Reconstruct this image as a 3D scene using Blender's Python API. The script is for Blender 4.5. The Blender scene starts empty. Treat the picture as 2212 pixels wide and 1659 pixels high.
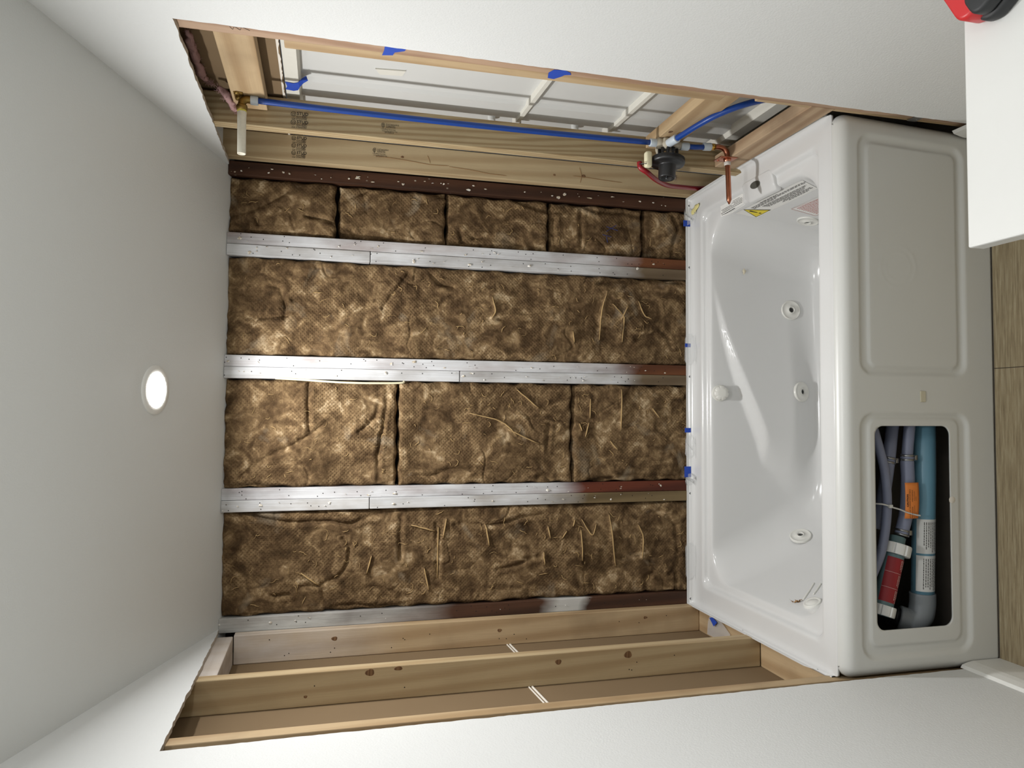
import bpy, bmesh, math, random
import numpy as np
from mathutils import Vector, Matrix, noise
from mathutils.bvhtree import BVHTree

# ---------------------------------------------------------------- camera
sc = bpy.context.scene
COL = sc.collection
YAW, PITCH, ROLL = 0.0408, 0.24853, 0.01597
CAM = Vector((-0.056, -2.5159, 1.8402))
_f = Vector((math.sin(YAW) * math.cos(PITCH), math.cos(YAW) * math.cos(PITCH), -math.sin(PITCH)))
_r = Vector((math.cos(YAW), -math.sin(YAW), 0))
_u = _r.cross(_f)
_r2 = _r * math.cos(ROLL) + _u * math.sin(ROLL)
_u2 = -_r * math.sin(ROLL) + _u * math.cos(ROLL)
cd = bpy.data.cameras.new('camera')
cam = bpy.data.objects.new('camera', cd)
COL.objects.link(cam)
# the photo was taken with the phone turned on its side: world-up points to the left of the frame
mx = Matrix(((-_u2.x, _r2.x, -_f.x), (-_u2.y, _r2.y, -_f.y), (-_u2.z, _r2.z, -_f.z))).to_4x4()
mx.translation = CAM
cam.matrix_world = mx
cd.sensor_width = 36
cd.sensor_fit = 'HORIZONTAL'
cd.lens = 1585.25 / 2212 * 36
cd.clip_start = 0.02
sc.camera = cam
# ---------------------------------------------------------------- light
sc.view_settings.view_transform = 'Standard'
sc.view_settings.look = 'None'
sc.view_settings.gamma = 1
sc.view_settings.use_curve_mapping = False
sc.view_settings.exposure = 0.2
W = bpy.data.worlds.new('World')
sc.world = W
W.use_nodes = True
W.node_tree.nodes['Background'].inputs[0].default_value = (0.9, 0.95, 1, 1)
W.node_tree.nodes['Background'].inputs[1].default_value = 0.05


def ceil_z(x, y):
    t = (x + .762) / 1.524
    return 2.160 + (-y) * (.338 + (.285 - .338) * t)


def lamp(name, loc, size, power, col=(1, .99, .985), rot=(0, 0, 0), spread=180):
    l = bpy.data.lights.new(name, 'AREA')
    l.shape = 'DISK'
    l.size = size
    l.energy = power
    l.color = col
    l.spread = math.radians(spread)
    o = bpy.data.objects.new(name, l)
    COL.objects.link(o)
    o.location = loc
    o.rotation_euler = rot
    return o


tilt = math.atan(.31)
L_TUB = (0.0, -.388, ceil_z(0, -.388))
L_ROOM = (0.0, -1.75, ceil_z(0, -1.75))
lamp('lamp_over_tub', (L_TUB[0], L_TUB[1] - .006, L_TUB[2] - .02), .085, 16.0, rot=(-tilt, 0, 0))
lamp('added_lamp_over_room', (L_ROOM[0], L_ROOM[1] - .01, L_ROOM[2] - .03), .12, 9.0, rot=(-tilt, 0, 0))  # unseen second ceiling lamp, added to match the room's brightness
vl = lamp('added_bar_lamp', (.66, -2.25, 2.02), .10, 7.0, rot=(0, math.radians(90), 0))  # unseen lamp, added to brighten the ceiling and left wall
vl.data.shape = 'RECTANGLE'
vl.data.size = .10
vl.data.size_y = .55


# ---------------------------------------------------------------- materials
def lin(c):
    return tuple(((v / 255) / 12.92 if v / 255 <= .04045 else ((v / 255 + .055) / 1.055) ** 2.4) for v in c) + (1,)


class NT:
    def __init__(s, name):
        s.m = bpy.data.materials.new(name)
        s.m.use_nodes = True
        s.t = s.m.node_tree
        s.n = s.t.nodes
        s.l = s.t.links
        s.b = s.n['Principled BSDF']

    def a(s, typ, ins=None, **kw):
        n = s.n.new(typ)
        for k, v in kw.items():
            setattr(n, k, v)
        for k, v in (ins or {}).items():
            if isinstance(v, bpy.types.NodeSocket):
                s.l.new(v, n.inputs[k])
            else:
                n.inputs[k].default_value = v
        return n

    def ramp(s, fac, stops, interp='LINEAR'):
        n = s.n.new('ShaderNodeValToRGB')
        e = n.color_ramp.elements
        n.color_ramp.interpolation = interp
        while len(e) < len(stops):
            e.new(.5)
        for i, (p, c) in enumerate(stops):
            e[i].position = p
            e[i].color = c if len(c) == 4 else lin(c)
        s.l.new(fac, n.inputs[0])
        return n.outputs[0]

    def mix(s, f, a, b, typ='MIX'):
        n = s.n.new('ShaderNodeMix')
        n.data_type = 'RGBA'
        n.blend_type = typ
        for i, v in ((0, f), (6, a), (7, b)):
            if isinstance(v, bpy.types.NodeSocket):
                s.l.new(v, n.inputs[i])
            else:
                n.inputs[i].default_value = v
        return n.outputs[2]

    def mth(s, op, a, b=0.0, clamp=False):
        n = s.n.new('ShaderNodeMath')
        n.operation = op
        n.use_clamp = clamp
        for i, v in ((0, a), (1, b)):
            if isinstance(v, bpy.types.NodeSocket):
                s.l.new(v, n.inputs[i])
            else:
                n.inputs[i].default_value = v
        return n.outputs[0]

    def obj(s, scale=(1, 1, 1), rand=True):
        tc = s.n.new('ShaderNodeTexCoord')
        mp = s.n.new('ShaderNodeMapping')
        s.l.new(tc.outputs['Object'], mp.inputs[0])
        mp.inputs['Scale'].default_value = scale
        if rand:
            oi = s.n.new('ShaderNodeObjectInfo')
            v = s.n.new('ShaderNodeVectorMath')
            v.operation = 'SCALE'
            v.inputs[0].default_value = (37, 53, 71)
            s.l.new(oi.outputs['Random'], v.inputs['Scale'])
            s.l.new(v.outputs[0], mp.inputs['Location'])
        return mp.outputs[0]

    def bump(s, h, strength=.3, dist=.002, normal=None):
        n = s.n.new('ShaderNodeBump')
        n.inputs['Strength'].default_value = strength
        n.inputs['Distance'].default_value = dist
        s.l.new(h, n.inputs['Height'])
        if normal:
            s.l.new(normal, n.inputs['Normal'])
        s.l.new(n.outputs[0], s.b.inputs['Normal'])
        return n.outputs[0]

    def col(s, c):
        if isinstance(c, bpy.types.NodeSocket):
            s.l.new(c, s.b.inputs['Base Color'])
        else:
            s.b.inputs['Base Color'].default_value = c if len(c) == 4 else lin(c)

    def set(s, **k):
        for a, v in k.items():
            s.b.inputs[a.replace('_', ' ')].default_value = v
        return s


def plain(name, c, rough=.5, metal=0.0, spec=.5, noise_amt=.0, nscale=40, **kw):
    t = NT(name)
    if noise_amt:
        nz = t.a('ShaderNodeTexNoise', {'Vector': t.obj(), 'Scale': nscale, 'Detail': 5})
        f = t.mth('MULTIPLY', nz.outputs[0], noise_amt)
        t.col(t.mix(f, lin(c), tuple(x * .45 for x in lin(c)[:3]) + (1,)))
        t.bump(nz.outputs[0], .15, .001)
    else:
        t.col(c)
    t.set(Roughness=rough, Metallic=metal)
    t.b.inputs['Specular IOR Level'].default_value = spec
    for k, v in kw.items():
        t.b.inputs[k.replace('_', ' ')].default_value = v
    return t.m


def drywall(name, c=(226, 226, 221)):
    t = NT(name)
    v = t.obj(rand=False)
    n1 = t.a('ShaderNodeTexNoise', {'Vector': v, 'Scale': 230, 'Detail': 3, 'Roughness': .5})
    n2 = t.a('ShaderNodeTexNoise', {'Vector': v, 'Scale': 2.2, 'Detail': 4})
    n3 = t.a('ShaderNodeTexNoise', {'Vector': v, 'Scale': 11, 'Detail': 6, 'Distortion': .6})
    base = t.mix(t.ramp(n2.outputs[0], [(.4, (0, 0, 0)), (.7, (60, 60, 60))]), lin(c), lin((c[0] - 12, c[1] - 12, c[2] - 13)))
    base = t.mix(t.ramp(n3.outputs[0], [(.68, (0, 0, 0)), (.78, (50, 50, 50))]), base, lin((196, 194, 188)))
    t.col(base)
    h = t.ramp(n1.outputs[0], [(.35, (0, 0, 0)), (.62, (255, 255, 255))])
    t.bump(h, .17, .0011)
    t.set(Roughness=.6)
    t.b.inputs['Specular IOR Level'].default_value = .3
    return t.m


def wood(name, light=(222, 199, 160), dark=(188, 152, 108), axis='Z', ring=70, paint=None, extra=None, rough=.65, stain=.35):
    """sawn softwood; grain runs along `axis`.  paint = (colour, z_full, z_none, offset noise)"""
    t = NT(name)
    s = {'X': (.06, 1, 1), 'Y': (1, .06, 1), 'Z': (1, 1, .06)}[axis]
    v = t.obj(s)
    n0 = t.a('ShaderNodeTexNoise', {'Vector': v, 'Scale': 9, 'Detail': 3, 'Distortion': .4})
    w = t.a('ShaderNodeTexWave', {'Vector': v, 'Scale': ring / 6.28, 'Distortion': 5.0, 'Detail': 2, 'Detail Scale': .8, 'Detail Roughness': .45},
            wave_type='BANDS', bands_direction='DIAGONAL')
    fine = t.a('ShaderNodeTexNoise', {'Vector': t.obj(tuple(x * (1 if x == 1 else .25) for x in s)), 'Scale': 420, 'Detail': 3})
    big = t.a('ShaderNodeTexNoise', {'Vector': t.obj((1, 1, 1)), 'Scale': 6, 'Detail': 5})
    c = t.mix(t.ramp(w.outputs[0], [(.25, (0, 0, 0)), (.95, (255, 255, 255))]), lin(light), lin(dark))
    c = t.mix(.35, c, t.mix(n0.outputs[0], lin(dark), lin(light)))
    c = t.mix(t.mth('MULTIPLY', fine.outputs[0], .25), c, lin(tuple(int(x * .6) for x in dark)))
    c = t.mix(t.mth('MULTIPLY', t.ramp(big.outputs[0], [(.5, (0, 0, 0)), (.75, (255, 255, 255))]), stain), c, lin(tuple(int(x * .72) for x in dark)))
    if paint:
        pc, z_full, z_none = paint[:3]
        geo = t.a('ShaderNodeNewGeometry')
        sx = t.a('ShaderNodeSeparateXYZ', {0: geo.outputs['Position']})
        pn = t.a('ShaderNodeTexNoise', {'Vector': t.obj((1, 1, .5)), 'Scale': 7, 'Detail': 4})
        z = t.mth('ADD', sx.outputs['Z'], t.mth('MULTIPLY', t.mth('SUBTRACT', pn.outputs[0], .5), .22))
        mr = t.a('ShaderNodeMapRange', {'Value': z, 'From Min': z_none, 'From Max': z_full})
        # thin overspray lets the grain through in places
        streak = t.ramp(fine.outputs[0], [(.40, (255, 255, 255)), (.62, (235, 235, 235))])
        pn2 = t.a('ShaderNodeTexNoise', {'Vector': t.obj((1, 1, .4)), 'Scale': 16, 'Detail': 6})
        thin = t.ramp(pn2.outputs[0], [(.38, (255, 255, 255)), (.72, (184, 184, 184))])
        f = t.mth('MULTIPLY', t.mth('MULTIPLY', mr.outputs[0], streak), thin)
        if len(paint) > 3:
            for (za, zb) in paint[3]:
                m1 = t.a('ShaderNodeMapRange', {'Value': z, 'From Min': za, 'From Max': za + .05})
                m2 = t.a('ShaderNodeMapRange', {'Value': z, 'From Min': zb, 'From Max': zb - .08})
                f = t.mth('MAXIMUM', f, t.mth('MULTIPLY', t.mth('MULTIPLY', m1.outputs[0], m2.outputs[0]), .8))
        pg = t.mix(t.mth('MULTIPLY', w.outputs[0], .22), lin(pc), lin(tuple(int(x * .86) for x in pc)))
        c = t.mix(f, c, pg)
    if extra:
        sp = t.a('ShaderNodeTexVoronoi', {'Vector': t.obj((1, 1, .7)), 'Scale': 38})
        f = t.ramp(sp.outputs['Distance'], [(.06, (255, 255, 255)), (.13, (0, 0, 0))])
        msk = t.a('ShaderNodeTexNoise', {'Vector': t.obj((1, 1, 1)), 'Scale': 12})
        f = t.mth('MULTIPLY', f, t.ramp(msk.outputs[0], [(.5, (0, 0, 0)), (.56, (255, 255, 255))]))
        c = t.mix(f, c, lin(extra))
    t.col(c)
    hh = t.mth('ADD', t.mth('MULTIPLY', w.outputs[0], .5), fine.outputs[0])
    t.bump(hh, .25, .0012)
    t.set(Roughness=rough)
    t.b.inputs['Specular IOR Level'].default_value = .25
    return t.m


M = {}
M['drywall'] = drywall('painted_drywall', (218, 220, 219))
M['ceiling'] = drywall('ceiling_paint', (212, 214, 212))
M['core'] = plain('gypsum_edge', (196, 186, 172), .9, noise_amt=.5, nscale=120)
M['kraft'] = plain('drywall_back_paper', (130, 110, 84), .9, noise_amt=.25, nscale=5, spec=.2)
M['mud'] = plain('joint_compound', (222, 216, 205), .9, noise_amt=.2)
M['sheath'] = plain('dark_sheathing', (52, 38, 28), .9, noise_amt=.6, nscale=30)
PINE, PINED = (196, 172, 136), (166, 138, 102)
M['pineZ'] = wood('pine_vertical', PINE, PINED, 'Z', 60)
M['pineZ2'] = wood('pine_vertical_striped', (190, 172, 136), (152, 128, 92), 'Z', 230, stain=.15)
M['pineZ3'] = wood('pine_vertical_pale', (194, 174, 138), (170, 146, 110), 'Z', 90, stain=.1)
M['pineZ4'] = wood('pine_vertical_reddish', (188, 160, 134), (160, 128, 104), 'Z', 90, stain=.3)
M['pineY'] = wood('pine_crosswise', PINE, PINED, 'Y', 60)
M['pineY2'] = wood('pine_crosswise_weathered', (190, 166, 136), (152, 124, 96), 'Y', 80, stain=.6)
BR, BRD = (118, 72, 42), (84, 48, 28)
WH = (208, 210, 212)
M['stud_w1'] = wood('whitewashed_old_stud', BR, BRD, 'Z', 70, (WH, .86, .72), None)
M['stud_w2'] = wood('whitewashed_grey_stud', (122, 106, 84), (96, 80, 60), 'Z', 70, (WH, .84, .70), None)
M['stud_w3'] = wood('whitewashed_red_stud', (104, 52, 34), (66, 30, 20), 'Z', 70, (WH, 1.06, .93), None)
M['stud_w4'] = wood('whitewashed_olive_stud', (128, 110, 78), (98, 82, 56), 'Z', 70, (WH, 1.10, .92), None)
M['stud_w5'] = wood('half_painted_dark_stud', (86, 58, 42), (56, 38, 28), 'Z', 60, ((206, 207, 203), 1.80, 1.38, [(.87, 1.08)]), None)
M['stud_dark'] = wood('dark_stained_stud', (80, 52, 36), (52, 33, 23), 'Z', 60, None, (150, 140, 125))
M['ink'] = plain('stamp_ink', (38, 34, 30), .8)
M['ink_red'] = plain('red_ink', (176, 96, 92), .8)
M['ink_lt'] = plain('pale_ink', (225, 205, 200), .8)
M['knot'] = wood('knot_wood', (138, 106, 74), (96, 68, 46), 'X', 380, stain=.5)
M['hole'] = plain('nail_hole', (24, 19, 15), .9)
M['flake'] = plain('paper_scrap', (206, 192, 168), .9, noise_amt=.6, nscale=150)
M['flake_w'] = plain('white_paper_scrap', (232, 230, 224), .85, noise_amt=.2, nscale=150)
M['blue_tape'] = plain('painters_tape', (32, 72, 176), .75, noise_amt=.25, nscale=60)
M['pex_blue'] = plain('blue_tubing', (14, 60, 138), .38)
M['pex_red'] = plain('red_tubing', (140, 22, 32), .35)
M['clear'] = plain('clear_ring', (196, 206, 214), .35, noise_amt=.2)
M['brass'] = plain('aged_brass', (150, 122, 66), .42, .9, noise_amt=.6, nscale=60)
M['brass2'] = plain('bright_brass', (216, 172, 84), .3, 1)
M['copper'] = plain('copper', (196, 128, 100), .28, 1.0, noise_amt=.55, nscale=45)
M['solder'] = plain('mineral_crust', (214, 208, 200), .85, noise_amt=.35, nscale=90)
M['pvc_w'] = plain('white_pvc_nipple', (226, 222, 206), .5, noise_amt=.35, nscale=120)
M['yellow'] = plain('yellow_tape', (206, 196, 84), .6)
M['black'] = plain('black_plastic', (30, 31, 33), .38, noise_amt=.2, nscale=25)
M['cream'] = plain('cream_plastic', (224, 218, 186), .5)
M['surround'] = plain('surround_plastic', (206, 207, 204), .5, noise_amt=.12, nscale=6)
M['ribs'] = plain('surround_rib', (216, 214, 204), .6, noise_amt=.15, nscale=50)
M['pink'] = plain('pink_fiberglass', (190, 154, 152), 1.0, noise_amt=.5, nscale=60, spec=.1)
M['acrylic'] = plain('glossy_white_acrylic', (212, 213, 212), .16, spec=.5)
M['apron'] = plain('satin_white_apron', (206, 207, 203), .34, noise_amt=.05, nscale=3)
M['jet'] = plain('jet_plastic', (220, 220, 214), .3)
M['jet_in'] = plain('jet_bore', (58, 60, 58), .5)
M['shell'] = plain('fiberglass_back', (60, 54, 46), .9, noise_amt=.4)
M['pvc_b'] = plain('blue_grey_pipe', (104, 148, 168), .4)
M['teal'] = plain('teal_fitting', (96, 122, 126), .5)
M['hose'] = plain('grey_violet_hose', (122, 128, 150), .45)
M['grey_el'] = plain('grey_elbow', (128, 134, 138), .5, noise_amt=.15)
M['nut'] = plain('white_union_nut', (216, 217, 214), .4)
M['label_w'] = plain('paper_label', (206, 207, 204), .7)
M['label_r'] = plain('red_label', (142, 34, 40), .6)
M['tag'] = plain('orange_tag', (226, 134, 62), .65)
M['tie'] = plain('nylon_tie', (206, 206, 202), .5)
M['clamp'] = plain('steel_clamp', (150, 150, 150), .3, .9)
M['steel'] = plain('screw_steel', (96, 98, 100), .4, .9)
M['warn'] = plain('yellow_warning', (226, 206, 48), .5)
M['paper'] = plain('clear_sticker', (226, 226, 222), .4)
M['caulk'] = plain('torn_film_yellow', (222, 212, 146), .35)
M['film'] = plain('clear_film', (228, 230, 230), .25)
M['counter'] = plain('quartz', (214, 215, 212), .28, noise_amt=.06, nscale=9)
M['cabinet'] = plain('vanity_paint', (214, 212, 206), .5)
M['red'] = plain('red_plastic', (192, 36, 40), .4)
M['rubber'] = plain('black_rubber', (34, 36, 38), .55)
M['trim'] = plain('trim_paint', (224, 224, 219), .45)
M['cable'] = plain('cream_cable', (222, 214, 180), .6)
M['badge'] = plain('control_badge', (104, 104, 98), .25, .4)
M['brown_torn'] = plain('brown_torn_paper', (166, 128, 82), .9, noise_amt=.5, nscale=160)
M['dust'] = plain('concrete_slab', (132, 124, 112), .95, noise_amt=.4, nscale=25)
lensm = NT('lit_lens')
lensm.col((255, 255, 255))
lensm.b.inputs['Emission Color'].default_value = (1, .98, .95, 1)
lensm.b.inputs['Emission Strength'].default_value = 40
M['lens'] = lensm.m
gm = NT('added_frosted_globe')  # glowing globes of the added light bar
gm.col((240, 238, 230))
gm.b.inputs['Emission Color'].default_value = (1, .97, .92, 1)
gm.b.inputs['Emission Strength'].default_value = 3
M['glow'] = gm.m
for k in ('film',):
    M[k].node_tree.nodes['Principled BSDF'].inputs['Alpha'].default_value = .28

# floor planks
t = NT('vinyl_planks')
tc = t.obj(rand=False)
br = t.a('ShaderNodeTexBrick', {'Vector': t.obj((1, 1, 1), rand=False), 'Scale': 1.0, 'Mortar Size': .0012, 'Brick Width': 1.22, 'Row Height': .178,
                                'Color1': (0.2, .2, .2, 1), 'Color2': (.8, .8, .8, 1), 'Mortar': (0, 0, 0, 1)}, offset=.37)
br.inputs['Vector'].links[0].from_node.inputs['Location'].default_value = (.69, .087 - .178, 0)
g1 = t.a('ShaderNodeTexNoise', {'Vector': t.obj((1.5, 26, 1), rand=False), 'Scale': 7, 'Detail': 8, 'Roughness': .65})
g2 = t.a('ShaderNodeTexNoise', {'Vector': t.obj((1.2, 9, 1), rand=False), 'Scale': 2.2, 'Detail': 3, 'Distortion': .5})
c = t.ramp(g1.outputs[0], [(.3, (122, 107, 82)), (.5, (164, 149, 118)), (.7, (192, 181, 152))])
c = t.mix(t.ramp(g2.outputs[0], [(.35, (0, 0, 0)), (.7, (140, 140, 140))]), c, lin((128, 118, 96)))
c = t.mix(t.mth('MULTIPLY', br.outputs['Color'], .22), c, lin((120, 100, 72)))
c = t.mix(br.outputs['Fac'], c, lin((60, 50, 38)))
t.col(c)
t.bump(g1.outputs[0], .15, .001)
t.set(Roughness=.5)
M['floor'] = t.m

# fiberglass batts
t = NT('brown_fiberglass')
v = t.obj((1, 1, 1))
nA = t.a('ShaderNodeTexNoise', {'Vector': v, 'Scale': 13, 'Detail': 6, 'Roughness': .55, 'Distortion': 1.1})
nB = t.a('ShaderNodeTexNoise', {'Vector': v, 'Scale': 30, 'Detail': 7, 'Roughness': .6, 'Distortion': .9})
nC = t.a('ShaderNodeTexNoise', {'Vector': t.obj((1, 1, 1)), 'Scale': 120, 'Detail': 6, 'Roughness': .7, 'Distortion': 1.6})
nF = t.a('ShaderNodeTexNoise', {'Vector': t.obj((1, 1, 2.2)), 'Scale': 210, 'Detail': 4, 'Roughness': .6, 'Distortion': 3.5})
mixn = t.mth('ADD', t.mth('MULTIPLY', nA.outputs[0], .46), t.mth('ADD', t.mth('MULTIPLY', nB.outputs[0], .28), t.mth('ADD', t.mth('MULTIPLY', nC.outputs[0], .12), t.mth('MULTIPLY', nF.outputs[0], .14))))
c = t.ramp(mixn, [(.35, (52, 40, 27)), (.44, (80, 62, 42)), (.50, (106, 85, 60)), (.56, (140, 116, 84)), (.63, (198, 176, 142))])
nD = t.a('ShaderNodeTexNoise', {'Vector': v, 'Scale': 7, 'Detail': 4, 'Distortion': .8})
c = t.mix(t.ramp(nD.outputs[0], [(.60, (0, 0, 0)), (.72, (150, 150, 150))]), c, lin((196, 182, 156)))
# woven dimple pattern
sx = t.a('ShaderNodeSeparateXYZ', {0: t.obj((1, 1, 1), rand=False)})
P = 6.2832 / .0125
rowz = t.mth('MULTIPLY', sx.outputs['Z'], P)
colx = t.mth('MULTIPLY', sx.outputs['X'], P)
sA = t.mth('SINE', t.mth('ADD', colx, rowz))
sB = t.mth('SINE', t.mth('SUBTRACT', colx, rowz))
dots = t.mth('MULTIPLY', t.mth('ADD', sA, sB), .5)
nM = t.a('ShaderNodeTexNoise', {'Vector': v, 'Scale': 8, 'Detail': 3})
msk = t.ramp(nM.outputs[0], [(.36, (0, 0, 0)), (.55, (255, 255, 255))])
dm = t.mth('MULTIPLY', t.mth('MAXIMUM', dots, 0.0), msk)
c = t.mix(t.mth('MULTIPLY', dm, .45), c, lin((72, 54, 35)))
# pale matted strands
wv = t.a('ShaderNodeTexNoise', {'Vector': t.obj((1, 1, 2.6)), 'Scale': 26, 'Detail': 2, 'Distortion': 5.0})
strand = t.ramp(wv.outputs[0], [(.485, (0, 0, 0)), (.5, (255, 255, 255)), (.515, (0, 0, 0))])
nS = t.a('ShaderNodeTexNoise', {'Vector': v, 'Scale': 10, 'Detail': 2})
sm_ = t.mth('MULTIPLY', strand, t.ramp(nS.outputs[0], [(.48, (0, 0, 0)), (.6, (130, 130, 130))]))
c = t.mix(sm_, c, lin((196, 166, 116)))
t.col(c)
h = t.mth('ADD', t.mth('ADD', t.mth('MULTIPLY', nC.outputs[0], .9), t.mth('MULTIPLY', nF.outputs[0], .5)), t.mth('SUBTRACT', t.mth('MULTIPLY', sm_, .5), t.mth('MULTIPLY', dm, .8)))
h = t.mth('ADD', h, t.mth('MULTIPLY', nB.outputs[0], .8))
t.bump(h, .6, .004)
t.set(Roughness=.95)
t.b.inputs['Specular IOR Level'].default_value = .12
M['batt'] = t.m
M['fibre'] = plain('loose_fibre', (176, 148, 104), .9, spec=.1)


# ---------------------------------------------------------------- mesh helpers
def link(name, me, mats, parent=None, smooth=False):
    o = bpy.data.objects.new(name, me)
    COL.objects.link(o)
    for m in (mats if isinstance(mats, (list, tuple)) else [mats]):
        me.materials.append(M[m] if isinstance(m, str) else m)
    if parent:
        o.parent = parent
        o.matrix_parent_inverse = Matrix.Translation(-parent.location)
    if smooth:
        me.polygons.foreach_set('use_smooth', [True] * len(me.polygons))
    return o


def recenter(o):
    """put the origin of a single-mesh thing at its base centre"""
    me = o.data
    n = len(me.vertices)
    a = np.empty(n * 3)
    me.vertices.foreach_get('co', a)
    a = a.reshape(-1, 3)
    lo, hi = a.min(0), a.max(0)
    c = np.array([(lo[0] + hi[0]) / 2, (lo[1] + hi[1]) / 2, lo[2]])
    me.vertices.foreach_set('co', (a - c).ravel())
    me.update()
    o.location = c
    return o


def obj(name, bm, mats, parent=None, smooth=False):
    me = bpy.data.meshes.new(name)
    bmesh.ops.recalc_face_normals(bm, faces=bm.faces[:])
    bm.to_mesh(me)
    bm.free()
    return link(name, me, mats, parent, smooth)


def tag(o, label=None, cat=None, group=None, kind=None):
    for k, v in (('label', label), ('category', cat), ('group', group), ('kind', kind)):
        if v:
            o[k] = v
    return o


def empty(name, loc):
    o = bpy.data.objects.new(name, None)
    COL.objects.link(o)
    o.location = loc
    o.empty_display_size = .05
    return o


def box(bm, x0, x1, y0, y1, z0, z1, bev=0.0, seg=2):
    r = bmesh.ops.create_cube(bm, size=1)
    vs = r['verts']
    for q in vs:
        q.co = Vector(((x0 + x1) / 2 + q.co.x * (x1 - x0), (y0 + y1) / 2 + q.co.y * (y1 - y0), (z0 + z1) / 2 + q.co.z * (z1 - z0)))
    if bev:
        es = list({e for q in vs for e in q.link_edges})
        bmesh.ops.bevel(bm, geom=es, offset=bev, segments=seg, affect='EDGES', profile=.5)
    return bm


def tube(bm, pts, r, n=16, caps=True, flat=None):
    """swept tube along pts; r scalar or list"""
    pts = [Vector(q) for q in pts]
    R = r if isinstance(r, (list, tuple)) else [r] * len(pts)
    rings = []
    up = None
    for i, q in enumerate(pts):
        d = (pts[min(i + 1, len(pts) - 1)] - pts[max(i - 1, 0)]).normalized()
        if up is None:
            up = Vector((0, 0, 1)) if abs(d.z) < .9 else Vector((1, 0, 0))
        a = d.cross(up).normalized()
        b = a.cross(d).normalized()
        up = b
        rings.append([bm.verts.new(q + (a * math.cos(k * 2 * math.pi / n) + b * math.sin(k * 2 * math.pi / n) * (flat or 1)) * R[i]) for k in range(n)])
    for i in range(len(rings) - 1):
        for k in range(n):
            bm.faces.new((rings[i][k], rings[i][(k + 1) % n], rings[i + 1][(k + 1) % n], rings[i + 1][k]))
    if caps:
        bm.faces.new(rings[0][::-1])
        bm.faces.new(rings[-1])
    return bm


def curve(pts, n=8):
    """Catmull-Rom resample"""
    P_ = [Vector(q) for q in pts]
    P_ = [P_[0] * 2 - P_[1]] + P_ + [P_[-1] * 2 - P_[-2]]
    out = []
    for i in range(1, len(P_) - 2):
        a, b, c_, d = P_[i - 1:i + 3]
        for k in range(n):
            u = k / n
            out.append(.5 * ((2 * b) + (c_ - a) * u + (2 * a - 5 * b + 4 * c_ - d) * u * u + (3 * b - a - 3 * c_ + d) * u ** 3))
    out.append(P_[-2])
    return out


def lathe(bm, prof, axis, origin, n=40):
    """prof: list of (radius, height) along unit axis"""
    ax = Vector(axis).normalized()
    a = ax.orthogonal().normalized()
    b = ax.cross(a)
    o = Vector(origin)
    rings = []
    for r, h in prof:
        if r < 1e-6:
            rings.append([bm.verts.new(o + ax * h)])
        else:
            rings.append([bm.verts.new(o + ax * h + (a * math.cos(k * 2 * math.pi / n) + b * math.sin(k * 2 * math.pi / n)) * r) for k in range(n)])
    for i in range(len(rings) - 1):
        A, B = rings[i], rings[i + 1]
        for k in range(n):
            if len(A) == 1 and len(B) == 1:
                continue
            if len(A) == 1:
                bm.faces.new((A[0], B[(k + 1) % n], B[k]))
            elif len(B) == 1:
                bm.faces.new((A[k], A[(k + 1) % n], B[0]))
            else:
                bm.faces.new((A[k], A[(k + 1) % n], B[(k + 1) % n], B[k]))
    return bm


def prism(bm, poly, axis, a, b):
    """extrude 2D polygon between a and b along axis; poly in the other two axes (x,y,z order)"""
    def mk(p, t_):
        return {'X': (t_, p[0], p[1]), 'Y': (p[0], t_, p[1]), 'Z': (p[0], p[1], t_)}[axis]
    A = [bm.verts.new(mk(p, a)) for p in poly]
    B = [bm.verts.new(mk(p, b)) for p in poly]
    bm.faces.new(A)
    bm.faces.new(B[::-1])
    n = len(poly)
    for i in range(n):
        bm.faces.new((A[i], B[i], B[(i + 1) % n], A[(i + 1) % n]))
    return bm


def text(body, size, origin, right, up, mat, parent, name='lettering', sx=1.0, align='LEFT', bold=0.0, lift=.0004):
    cu = bpy.data.curves.new('t', 'FONT')
    cu.body = body
    cu.size = size
    cu.align_x = align
    cu.offset = bold
    cu.resolution_u = 2
    tmp = bpy.data.objects.new('t', cu)
    COL.objects.link(tmp)
    dg = bpy.context.evaluated_depsgraph_get()
    me = bpy.data.meshes.new_from_object(tmp.evaluated_get(dg))
    bpy.data.objects.remove(tmp)
    r = Vector(right).normalized()
    u = Vector(up).normalized()
    n = r.cross(u).normalized()
    o = Vector(origin) + n * lift
    for v_ in me.vertices:
        v_.co = o + r * v_.co.x * sx + u * v_.co.y
    me.materials.clear()
    return link(name, me, mat, parent)


def merge_text(items, mat, parent, name):
    """several text runs in one mesh (one printed stamp)"""
    bm = bmesh.new()
    for it in items:
        o = text(*it[0], mat, None, **it[1])
        bm.from_mesh(o.data)
        bpy.data.objects.remove(o)
    me = bpy.data.meshes.new(name)
    bm.to_mesh(me)
    bm.free()
    return link(name, me, mat, parent)


rnd = random.Random(7)


def struct(name, bm, mats, smooth=False):
    o = obj(name, bm, mats, None, smooth)
    o['kind'] = 'structure'
    return o


# ================================================================ SETTING
YF = -3.4                       # wall behind the camera
ZCUT = 2.157
XW = .749
# floor
bm = bmesh.new()
box(bm, -.91, .91, YF, -.836, -.03, 0)
struct('floor', bm, 'floor')
bm = bmesh.new()
box(bm, -.91, .91, -.836, .10, -.04, -.004)
struct('floor_slab', bm, 'dust')
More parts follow.
